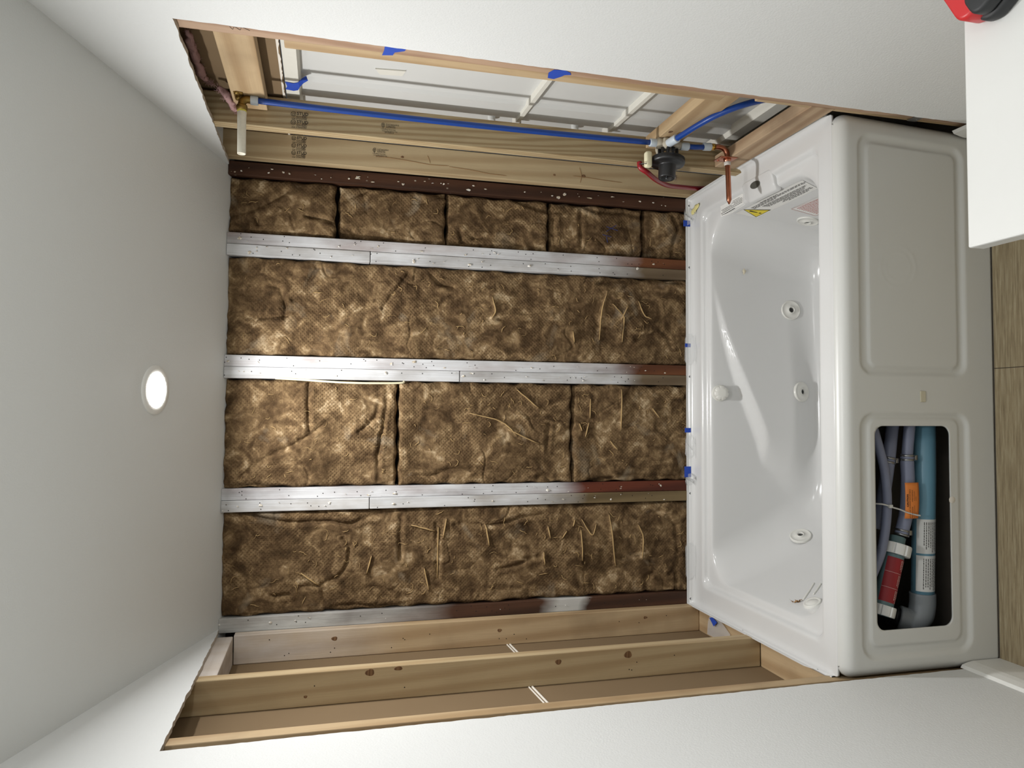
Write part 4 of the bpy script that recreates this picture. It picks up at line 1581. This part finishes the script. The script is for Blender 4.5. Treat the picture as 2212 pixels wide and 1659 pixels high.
lathe(bm, [(.0085, 0), (.0125, .0), (.0115, .008), (.009, .012)], (-1, 0, 0), (.7615, YP, .6075), 20)
for (dy, dz) in ((-.011, .022), (.021, -.018), (.02, .021)):
    lathe(bm, [(.004, 0), (.004, .002), (0, .003)], (-1, 0, 0), (.759, YP + dy, .6075 + dz), 10)
obj('pipe_flange', bm, 'copper', SP, True)
bm = bmesh.new()
lathe(bm, [(.0083, 0), (.0108, .002), (.0100, .011), (.0084, .013)], (-1, 0, 0), (.751, YP, .607), 20)
obj('caulk_collar', bm, 'solder', SP, True)
RD = thing('hot_water_tube', 'dark red water tube curving down behind the mixing valve to the tub corner', 'pipe', (.73, -.28, .62))
bm = bmesh.new()
tube(bm, curve([(.735, -.405, .895), (.716, -.408, .892), (.704, -.405, .868), (.703, -.35, .812), (.726, -.24, .717), (.755, -.15, .613), (.776, -.09, .525), (.790, -.06, .47)], 8), .0081, 20)
obj('tube', bm, 'pex_red', RD, True)

bm = bmesh.new()
box(bm, .7596, .7618, -.886, -.842, .262, .290, .0006, 1)
for (dy, dz) in ((-.878, .283), (-.856, .270), (-.868, .276)):
    lathe(bm, [(.0028, 0), (.0024, .0014), (0, .0016)], (-1, 0, 0), (.7597, dy, dz), 10)
tag(recenter(obj('steel_plate', bm, 'clamp')), 'small galvanised steel plate on the front right stud beside the apron', 'metal plate')

# ================================================================ TAPE, TUFTS, CABLE


def strip(name, label, pts, mat, cat='tape', thick=.0004, wob=.0015, seed=1, group=None):
    """small torn patch: polygon given in 3D, thin but solid"""
    bm = bmesh.new()
    P_ = [Vector(p) for p in pts]
    n = (P_[1] - P_[0]).cross(P_[2] - P_[0]).normalized()
    A = [bm.verts.new(p) for p in P_]
    B = [bm.verts.new(p + n * thick) for p in P_]
    bm.faces.new(A[::-1])
    bm.faces.new(B)
    k = len(A)
    for i in range(k):
        bm.faces.new((A[i], A[(i + 1) % k], B[(i + 1) % k], B[i]))
    return tag(recenter(obj(name, bm, mat)), label, cat, group)


xf = .7612
strip('painters_tape', 'upper blue painters tape scrap on the front right stud', [(xf, -.897, 1.724), (xf, -.896, 1.672), (xf, -.874, 1.679), (xf, -.862, 1.700), (xf, -.848, 1.703), (xf, -.842, 1.727), (xf, -.865, 1.724)], 'blue_tape')
strip('painters_tape', 'lower blue painters tape scrap on the front right stud, above the curved blue tube',
      [(xf, -.876, 1.325), (xf, -.880, 1.300), (xf, -.872, 1.283), (xf, -.861, 1.277), (xf, -.856, 1.292), (xf, -.846, 1.297), (xf, -.829, 1.311), (xf, -.831, 1.327), (xf, -.858, 1.333)], 'blue_tape')
bm = bmesh.new()
g_ = []
for (y, z, x) in ((-.424, 1.962, .8555), (-.420, 1.940, .8550), (-.428, 1.928, .8552), (-.440, 1.918, .862), (-.452, 1.905, .866)):
    g_.append([bm.verts.new((x, y - .004, z)), bm.verts.new((x - .001, y + .022, z - .004)), bm.verts.new((x, y + .045 - (.02 if x > .86 else 0), z + (.001 if x < .86 else .012)))])
for a, b in zip(g_[:-1], g_[1:]):
    for k in range(2):
        bm.faces.new((a[k], a[k + 1], b[k + 1], b[k]))
o_ = obj('painters_tape', bm, 'blue_tape')
o_.modifiers.new('t', 'SOLIDIFY').thickness = .0005
tag(recenter(o_), 'blue painters tape folded over the edge of the shower surround flange', 'tape')


def tuft(name, label, path, r, mat, seed, n=260, cat='insulation'):
    """fluffy rope of fibres: lumpy core plus wisps"""
    r_ = random.Random(seed)
    bm = bmesh.new()
    cv = curve(path, 8)
    m_ = len(cv)
    R_ = [r * (.35 + .65 * math.sin(math.pi * (i + .5) / m_)) for i in range(m_)]
    tube(bm, cv, R_, 14)
    for v_ in bm.verts:
        v_.co += Vector((noise.noise(v_.co * 60 + Vector((seed, 0, 0))), noise.noise(v_.co * 60 + Vector((0, seed, 5))), noise.noise(v_.co * 60 + Vector((9, 0, seed))))) * r * .8
    for k in range(n):
        i = r_.randrange(m_)
        c0 = cv[i] + Vector([r_.gauss(0, 1) for _ in range(3)]).normalized() * R_[i] * .8
        d = Vector([r_.gauss(0, 1) for _ in range(3)]).normalized()
        pts_ = [c0]
        for s_ in range(5):
            d = (d + Vector([r_.gauss(0, .5) for _ in range(3)])).normalized()
            pts_.append(pts_[-1] + d * r * .28)
        tube(bm, pts_, [.0003, .0005, .0005, .0004, .0003, .0001], 4)
    return tag(recenter(obj(name, bm, mat, None, True)), label, cat)


tuft('insulation_tuft', 'wisp of pink fiberglass hanging in the top of the right wall cavity', [(.832, -.70, 2.166), (.834, -.62, 2.170), (.836, -.52, 2.172), (.834, -.44, 2.168), (.830, -.425, 2.150)], .010, 'pink', 3)
tuft('insulation_tuft', 'pale pink fluff dangling past the shower elbow onto the stamped stud', [(.826, -.410, 2.140), (.815, -.405, 2.124), (.806, -.395, 2.112), (.796, -.372, 2.104), (.783, -.358, 2.094)], .011, 'pink', 8, 140)
tuft('insulation_tuft', 'grey fluff sticking out below the black valve, beside the tub corner', [(.757, -.255, .735), (.762, -.235, .705), (.760, -.215, .675)], .012, plain('grey_fluff', (150, 134, 116), 1, noise_amt=.4), 5, 160)
bm = bmesh.new()
tube(bm, curve([(.053, -.001, 2.0), (.050, -.004, 1.93), (.043, -.008, 1.80), (.0415, -.008, 1.70), (.044, -.004, 1.595), (.050, .004, 1.58)], 8), .0036, 10)
tag(recenter(obj('electrical_cable', bm, 'cable', None, True)), 'cream cable squeezed between the middle double stud and the top batt', 'cable')

# film scraps and tape caught at the back rim of the tub


def film(label, pts3, mat='film', name='film_scrap', cat='film'):
    bm = bmesh.new()
    rows_ = []
    for i, (x, w, prof_) in enumerate(pts3):
        rows_.append([bm.verts.new((x + w * .04 * math.sin(k * 2 + i), y, z)) for k, (y, z) in enumerate(prof_)])
    for a, b in zip(rows_[:-1], rows_[1:]):
        for k in range(len(a) - 1):
            bm.faces.new((a[k], a[k + 1], b[k + 1], b[k]))
    o = obj(name, bm, mat, None, True)
    return tag(recenter(o), label, cat)


def lap(x0, x1, reach, seed, top=.532):
    r_ = random.Random(seed)
    out = []
    n = 9
    for i in range(n + 1):
        u = i / n
        rc = reach * (.45 + .55 * math.sin(math.pi * (u * .8 + .1))) * (1 + .15 * math.sin(seed + 5 * u))
        out.append((x0 + (x1 - x0) * u, .3, [(-.0046, top - .003), (-.0052, top + .001 * math.sin(4 * u + seed)), (-.0062, .521), (-.010, .5085), (-.014 - rc * .5, .5048 + .0014 * (1 + math.sin(9 * u + seed))), (-.014 - rc, .5040 + .0008 * (1 + math.sin(14 * u)))]))
    return out


film('clear crumpled film lapping over the tub rim below the long batt', lap(.135, .240, .030, 1))
film('clear film scrap on the tub rim right of the knob, below the lowest middle batt', lap(-.215, -.140, .022, 2))
film('clear film scrap with frayed end on the tub rim beside the third double stud', lap(-.315, -.285, .024, 3))
film('long limp clear film on the tub rim below the left batt', lap(-.665, -.540, .018, 4))
film('grey clear film scrap in the tub corner under the yellow scrap', lap(.668, .716, .030, 5))
for (lb, x0, x1, z1_) in (('blue tape bit at the tub rim under the first double stud', .655, .678, .536), ('tiny blue tape bit at the tub rim under the long batt', .196, .210, .531),
                          ('small blue tape bit at the tub rim under the lowest middle batt', -.125, -.108, .533), ('widest blue tape bit at the tub rim, near the third double stud', -.292, -.252, .535)):
    bm = bmesh.new()
    box(bm, x0, x1, -.0062, -.0044, .507, z1_, .0004, 1)
    tag(recenter(obj('painters_tape', bm, 'blue_tape')), lb, 'tape')
bm = bmesh.new()
g_ = []
for i in range(9):
    u = i / 8
    yy = -.012 - .058 * u
    w = .012 * math.sin(math.pi * min(1, u * .8 + .18)) + .002
    xx = .705 + .020 * u
    g_.append([bm.verts.new((xx + k * w, yy, .5055 + .002 * math.sin(i * 1.7 + k) + .003 * (1 - abs(k)))) for k in (-1, -.4, .3, 1)])
for a, b in zip(g_[:-1], g_[1:]):
    for k in range(3):
        bm.faces.new((a[k], a[k + 1], b[k + 1], b[k]))
o_ = obj('tape_scrap', bm, 'caulk', None, True)
o_.modifiers.new('t', 'SOLIDIFY').thickness = .0006
tag(recenter(o_), 'pale yellow shiny scrap stuck in the back corner of the tub rim', 'tape')
p_, n_ = on_back(.470, .352)
bm = bmesh.new()
r_ = random.Random(2)
vs = [bm.verts.new(p_ + Vector((math.cos(a) * .013 * r_.uniform(.4, 1), -.002 - .001 * r_.random(), math.sin(a) * .012 * r_.uniform(.3, 1)))) for a in np.linspace(0, 2 * math.pi, 11)[:-1]]
c_ = bm.verts.new(p_ + Vector((0, -.005, 0)))
for k in range(10):
    bm.faces.new((vs[k], vs[(k + 1) % 10], c_))
o_ = obj('paper_crumb', bm, plain('cream_crumb', (220, 212, 188), .8))
tag(recenter(o_), 'cream torn crumb stuck on the long inner wall of the tub', 'scrap')
# plastic bag scrap on the left block
strip('bag_scrap', 'crumpled clear bag piece behind the tub, on the left wall block', [(-.846, -.10, .4968), (-.838, -.25, .4968), (-.800, -.262, .501), (-.772, -.215, .506), (-.770, -.13, .503), (-.800, -.11, .499)], 'film', 'plastic bag')
strip('painters_tape', 'blue scrap showing behind the tub beside the first left wall stud', [(-.800, -.165, .5075), (-.780, -.190, .5085), (-.770, -.160, .5085), (-.778, -.135, .5075)], 'blue_tape')

# ================================================================ WORKS UNDER THE TUB
YQ = -.742
DP = thing('whirlpool_pipe', 'thick blue-grey pipe lying along the bottom of the apron opening, with two paper labels', 'pipe', (-.35, YQ, .10))
bm = bmesh.new()
tube(bm, [(.10, YQ, .130), (-.25, YQ, .136), (-.575, YQ, .148)], .0305, 36)
obj('pipe', bm, 'pvc_b', DP, True)
bm = bmesh.new()
pts = curve([(-.565, YQ, .148), (-.600, YQ, .149), (-.632, YQ, .160), (-.644, YQ + .012, .184), (-.638, YQ + .026, .208)], 7)
tube(bm, pts, [.0345] * len(pts), 36)
obj('elbow', bm, 'grey_el', DP, True)
bm = bmesh.new()
tube(bm, [(-.638, YQ + .026, .208), (-.628, YQ + .046, .238)], [.027, .027], 30)
for k in range(4):
    z_ = .214 + k * .006
    tube(bm, [(-.636 + k * .002, YQ + .030 + k * .004, z_), (-.635 + k * .002, YQ + .032 + k * .004, z_ + .003)], .0285, 30)
obj('black_coupling', bm, 'black', DP, True)
for i, (xa, xb) in enumerate(((-.352, -.449), (-.455, -.556))):
    bm = bmesh.new()
    th = np.linspace(math.radians(-152), math.radians(-12), 18)
    g_ = []
    for x in np.linspace(xa, xb, 8):
        zc = .136 + (x + .25) / (-.325) * .012
        g_.append([bm.verts.new((x, YQ + .0309 * math.sin(a + 0), zc + .0309 * math.cos(a))) for a in th])
    for a, b in zip(g_[:-1], g_[1:]):
        for k in range(len(a) - 1):
            bm.faces.new((a[k], a[k + 1], b[k + 1], b[k]))
    lb_ = obj('paper_label', bm, 'label_w', DP, True)
    # fine print: lines run along the pipe, wrapped round it
    r_ = random.Random(40 + i)
    bm = bmesh.new()
    for k, a in enumerate(np.linspace(math.radians(-135), math.radians(-50), 9)):
        x = xa - .008
        stop = xb + .008 + r_.uniform(0, .02)
        while x > stop:
            w = r_.uniform(.003, .009)
            zc = .136 + (x + .25) / (-.325) * .012
            vs = []
            for (dx, da) in ((0, -.03), (-w, -.03), (-w, .03), (0, .03)):
                vs.append(bm.verts.new((x + dx, YQ + .0313 * math.sin(a + da), zc + .0313 * math.cos(a + da))))
            bm.faces.new(vs)
            x -= w + .0015
    obj('fine_print', bm, 'ink', lb_)

H1 = thing('air_hose', 'grey-violet hose with a clamp running diagonally down from the right end of the opening', 'hose', (-.2, YQ, .24))
pts = curve([(-.045, YQ + .014, .214), (-.088, YQ + .012, .225), (-.185, YQ, .250), (-.284, YQ, .268), (-.340, YQ + .002, .279), (-.378, YQ + .006, .288)], 8)
bm = bmesh.new()
tube(bm, pts, .0172, 28)
obj('hose_tube', bm, 'hose', H1, True)


def clamp(parent, c, d, r):
    bm = bmesh.new()
    c, d = Vector(c), Vector(d).normalized()
    for off in (-.006, .006):
        lathe(bm, [(r, -.003), (r + .0018, -.002), (r + .0018, .002), (r, .003)], d, c + d * off, 30)
    q = c + Vector((0, -r * .5, -r))
    box(bm, q.x - .007, q.x + .007, q.y - .004, q.y + .004, q.z - .006, q.z + .004, .001)
    return obj('hose_clamp', bm, 'clamp', parent, True)


clamp(H1, (-.185, YQ, .250), (-1, 0, .22), .0180)
H2 = thing('suction_hose', 'second grey-violet hose with two clamps, ending in a teal fitting in the opening', 'hose', (-.3, YQ - .01, .21))
pts = curve([(-.045, YQ - .022, .196), (-.088, YQ - .021, .200), (-.176, YQ - .018, .207), (-.244, YQ - .018, .206), (-.327, YQ - .018, .212), (-.395, YQ - .016, .230)], 8)
bm = bmesh.new()
tube(bm, pts, [.0150] * 16 + [.0180] * (len(pts) - 16), 28)
obj('hose_tube', bm, 'hose', H2, True)
clamp(H2, (-.176, YQ - .018, .207), (-1, 0, 0), .0185)
clamp(H2, (-.388, YQ - .016, .2275), (-1, 0, .25), .0185)
H3 = thing('ozone_hose', 'thin grey-violet hose bowing along the upper edge of the opening', 'hose', (-.3, YQ - .035, .29))
bm = bmesh.new()
tube(bm, curve([(-.02, YQ - .03, .345), (-.134, YQ - .035, .310), (-.222, YQ - .035, .287), (-.326, YQ - .035, .283), (-.429, YQ - .035, .302), (-.50, YQ - .03, .330)], 8), .0125, 24)
obj('hose_tube', bm, 'hose', H3, True)

HT = thing('inline_heater', 'teal heater tube with white union nuts and a red label inside the opening', 'water heater', (-.5, YQ - .01, .25))
A_, B_ = Vector((-.398, YQ - .016, .231)), Vector((-.625, YQ - .030, .309))
d_ = (B_ - A_).normalized()
bm = bmesh.new()
lathe(bm, [(.018, 0), (.0215, .002), (.0215, .026), (.028, .03)], d_, A_, 32)
lathe(bm, [(.0275, .045), (.0275, .225)], d_, A_, 36)
obj('heater_tube', bm, 'teal', HT, True)


def union(c, r, L_, name='union_nut'):
    bm = bmesh.new()
    n = 80
    a_ = d_.orthogonal().normalized()
    b_ = d_.cross(a_)
    rg = []
    for (rr2, h, f_) in ((r * .7, 0, 0), (r * .97, 0, .3), (r, .003, 1), (r, L_ - .003, 1), (r * .97, L_, .3), (r * .7, L_, 0)):
        rg.append([bm.verts.new(c + d_ * h + (a_ * math.cos(2 * math.pi * k / n) + b_ * math.sin(2 * math.pi * k / n)) * (rr2 - f_ * (.0035 if (k % 10) < 2 else 0))) for k in range(n)])
    for A, B in zip(rg[:-1], rg[1:]):
        for k in range(n):
            bm.faces.new((A[k], A[(k + 1) % n], B[(k + 1) % n], B[k]))
    return obj(name, bm, 'nut', HT, False)


union(A_ + d_ * .022, .0415, .030)
union(A_ + d_ * .196, .036, .028)
# red label wrapped on the heater
a_ = Vector((0, -1, 0))
b_ = d_.cross(a_).normalized()
a_ = b_.cross(d_).normalized()
bm = bmesh.new()
g_ = []
for h in np.linspace(.062, .186, 10):
    g_.append([bm.verts.new(A_ + d_ * h + (a_ * math.cos(t_) + b_ * math.sin(t_)) * .0280) for t_ in np.linspace(-1.35, 1.25, 20)])
for a, b in zip(g_[:-1], g_[1:]):
    for k in range(19):
        bm.faces.new((a[k], a[k + 1], b[k + 1], b[k]))
rl = obj('red_label', bm, 'label_r', HT, True)
r_ = random.Random(9)
bm = bmesh.new()


def hq(h, t_, w, dt, m=None, R=.0284):
    vs = [bm.verts.new(A_ + d_ * hh + (a_ * math.cos(tt) + b_ * math.sin(tt)) * R) for hh, tt in ((h, t_), (h + w, t_), (h + w, t_ + dt), (h, t_ + dt))]
    bm.faces.new(vs)


for h in (.103, .146):
    t_ = -1.3
    while t_ < 1.2:
        hq(h, t_, .0006, .09)
        t_ += .09
for blk in (.066, .108, .151):
    for sgn in (-1,):
        for k in range(5):
            tA = -1.15 + .22 * k
            h = blk
            while h < blk + .030 - .004 * (k % 3):
                w = r_.uniform(.002, .006)
                hq(h, tA, w, .07)
                h += w + .0015
obj('fine_print', bm, 'ink_lt', rl)

# zip tie
ZTI = thing('zip_tie', 'translucent nylon zip tie holding the hoses together in the opening', 'cable tie', (-.31, -.77, .24))
bm = bmesh.new()
cv = curve([(-.302, -.765, .316), (-.301, -.7920, .300), (-.305, -.7930, .280), (-.311, -.7930, .262), (-.318, -.790, .235), (-.327, -.788, .210), (-.334, -.789, .184), (-.337, -.790, .166)], 6)
for a, b in zip(cv[:-1], cv[1:]):
    pass
tube(bm, cv, .0021, 8, True, .45)
obj('strap', bm, 'tie', ZTI, True)
bm = bmesh.new()
box(bm, -.3125, -.3035, -.7975, -.7905, .264, .276, .001)
obj('tie_head', bm, 'tie', ZTI)
# caution tag
TG = thing('caution_tag', 'orange caution tag strapped to the hose in the apron opening', 'tag', (-.30, -.757, .19))
xa, xb, za, zb = -.245, -.345, .214, .168
bm = bmesh.new()
g_ = []
for i in range(11):
    u = i / 10
    x = xa + (xb - xa) * u
    g_.append([bm.verts.new((x, -.7820 - .004 * math.sin(math.pi * v_) - .003 * math.sin(3 * u), za + .003 * u + (zb - za) * v_)) for v_ in np.linspace(0, 1, 7)])
for a, b in zip(g_[:-1], g_[1:]):
    for k in range(6):
        bm.faces.new((a[k], a[k + 1], b[k + 1], b[k]))
o_ = obj('tag_sheet', bm, 'tag', TG, True)
o_.modifiers.new('t', 'SOLIDIFY').thickness = .0008
# its print reads upwards in the photo, i.e. from left to right for someone facing the tub
R_, U_ = (1, 0, 0), (0, 0, 1)
its = [(('CAUTION', .0078, (-.312, -.7880, .2085), R_, U_), dict(bold=.0003)),
       (('DO NOT LIFT OR SUPPORT BATH BY PIPING', .0041, (-.343, -.7885, .2025), R_, U_), dict(bold=.0001, sx=.98)),
       (('PRECAUCION', .0062, (-.343, -.7893, .1945), R_, U_), dict(sx=.8)), (('AVERTISSEMENT', .0058, (-.298, -.7893, .1945), R_, U_), dict(sx=.8)),
       (('NO LEVANTE NI APOYE', .0036, (-.343, -.7893, .1885), R_, U_), dict(sx=.9)), (('LA BANERA', .0036, (-.343, -.7893, .1835), R_, U_), dict(sx=.9)),
       (('NE PAS SOULEVER', .0036, (-.295, -.7893, .1885), R_, U_), dict(sx=.9)), (('LE BAIN', .0036, (-.295, -.7893, .1835), R_, U_), dict(sx=.9))]
merge_text(its, 'ink', TG, 'tag_print')

for t_o, dz in ((DP, .021), (H1, .028), (H2, .024), (H3, .034), (HT, .034), (ZTI, .050), (TG, .046)):
    t_o.location.z += dz

# ================================================================ VANITY CORNER, TOOL, CEILING LIGHTS
CT = thing('vanity', 'white quartz vanity top on a pale cabinet at the lower right wall', 'vanity', (.48, -2.1, 0))
bm = bmesh.new()
box(bm, .208, .748, -2.75, -1.580, .832, .862, .003)
obj('countertop', bm, 'counter', CT)
bm = bmesh.new()
box(bm, .235, .747, -2.73, -1.60, .10, .8315, .002)
box(bm, .29, .747, -2.73, -1.60, .0, .10)
obj('cabinet_body', bm, 'cabinet', CT)
for i, (a, b) in enumerate(((-2.71, -2.35), (-2.34, -1.98), (-1.97, -1.62))):
    bm = bmesh.new()
    box(bm, .216, .2345, a, b, .12, .81, .002)
    dd = obj('door', bm, 'cabinet', CT)
    bm = bmesh.new()
    tube(bm, [(.216, b - .04, .60), (.190, b - .04, .60), (.190, b - .04, .72), (.216, b - .04, .72)], .005, 10)
    obj('handle', bm, 'steel', dd, True)
# tape measure
TM = thing('tape_measure', 'red tape measure with black rubber bumper on the white vanity top corner', 'tool', (.60, -1.63, .862))
c_ = Vector((.603, -1.634, .8625))


def squircle(w, h, r, n=10):
    out = []
    for q, (sx_, sy_) in enumerate(((1, 1), (-1, 1), (-1, -1), (1, -1))):
        for i in range(n + 1):
            a = (q + i / n) * math.pi / 2
            out.append((sx_ * (w / 2 - r) + r * math.cos(a), sy_ * (h / 2 - r) + r * math.sin(a)))
    return out


def pad_shape(bm, cx, cy, w, h, r, z0, z1, rb=.005, rot=0.0):
    rg = []
    cs_, sn = math.cos(rot), math.sin(rot)
    for (ins, z) in ((rb, z0), (rb * .3, z0 + rb * .3), (0, z0 + rb), (0, z1 - rb), (rb * .3, z1 - rb * .3), (rb, z1)):
        rg.append([bm.verts.new((cx + cs_ * x - sn * y, cy + sn * x + cs_ * y, z)) for (x, y) in squircle(w - 2 * ins, h - 2 * ins, max(.002, r - ins))])
    for A, B in zip(rg[:-1], rg[1:]):
        for k in range(len(A)):
            bm.faces.new((A[k], A[(k + 1) % len(A)], B[(k + 1) % len(A)], B[k]))
    bm.faces.new(rg[0][::-1])
    bm.faces.new(rg[-1])


bm = bmesh.new()
pad_shape(bm, c_.x, c_.y, .096, .092, .024, .8655, .9080, .006, .5)
obj('case', bm, 'red', TM, True)
bm = bmesh.new()
pad_shape(bm, c_.x - .021, c_.y - .014, .080, .072, .030, .8622, .8850, .006, .5)
pad_shape(bm, c_.x - .031, c_.y - .018, .052, .050, .020, .8850, .9100, .006, .5)
obj('rubber_bumper', bm, 'rubber', TM, True)


def ceiling_light(label, x, y, r, lit=True, rl_=.70):
    z = ceil_z(x, y)
    e = .002
    n = Vector(((ceil_z(x + e, y) - z) / e, (ceil_z(x, y + e) - z) / e, -1)).normalized()
    L_ = thing('ceiling_light', label, 'ceiling light', (x, y, z))
    bm = bmesh.new()
    lathe(bm, [(r, -.002), (r, .0015), (r * .97, .0042), (r * (rl_ + .04), .0050), (r * rl_, .0040), (r * rl_, .0)], n, (x, y, z), 64)
    obj('trim_ring', bm, 'trim', L_, True)
    bm = bmesh.new()
    lathe(bm, [(r * rl_, .0005), (r * rl_ * .98, .0055), (r * rl_ * .8, .0075), (r * rl_ * .4, .0085), (0, .0088)], n, (x, y, z), 48)
    obj('lens', bm, 'lens', L_, True)
    return L_


VB = thing('added_vanity_light', 'added unseen three globe light bar on the right wall above the vanity', 'added wall light', (.72, -2.25, 2.0))  # unseen fixture, added as a body for the extra side lamp
bm = bmesh.new()
box(bm, .725, .748, -2.58, -1.92, 1.97, 2.07, .004)
obj('wall_bar', bm, 'clamp', VB)
for k in range(3):
    bm = bmesh.new()
    yk = -2.25 + (k - 1) * .24
    lathe(bm, [(.0, -.052), (.026, -.045), (.045, -.026), (.052, 0), (.045, .026), (.026, .045), (0, .052)], (0, 0, 1), (.668 + .05, yk, 1.93), 24)
    obj('globe', bm, 'glow', VB, True)

ceiling_light('small round lit recessed light in the sloping ceiling above the tub', L_TUB[0], L_TUB[1], .0665)
ceiling_light('added unseen round lit recessed light in the ceiling over the middle of the room', L_ROOM[0], L_ROOM[1], .0665)  # unseen fitting, added around the second ceiling lamp
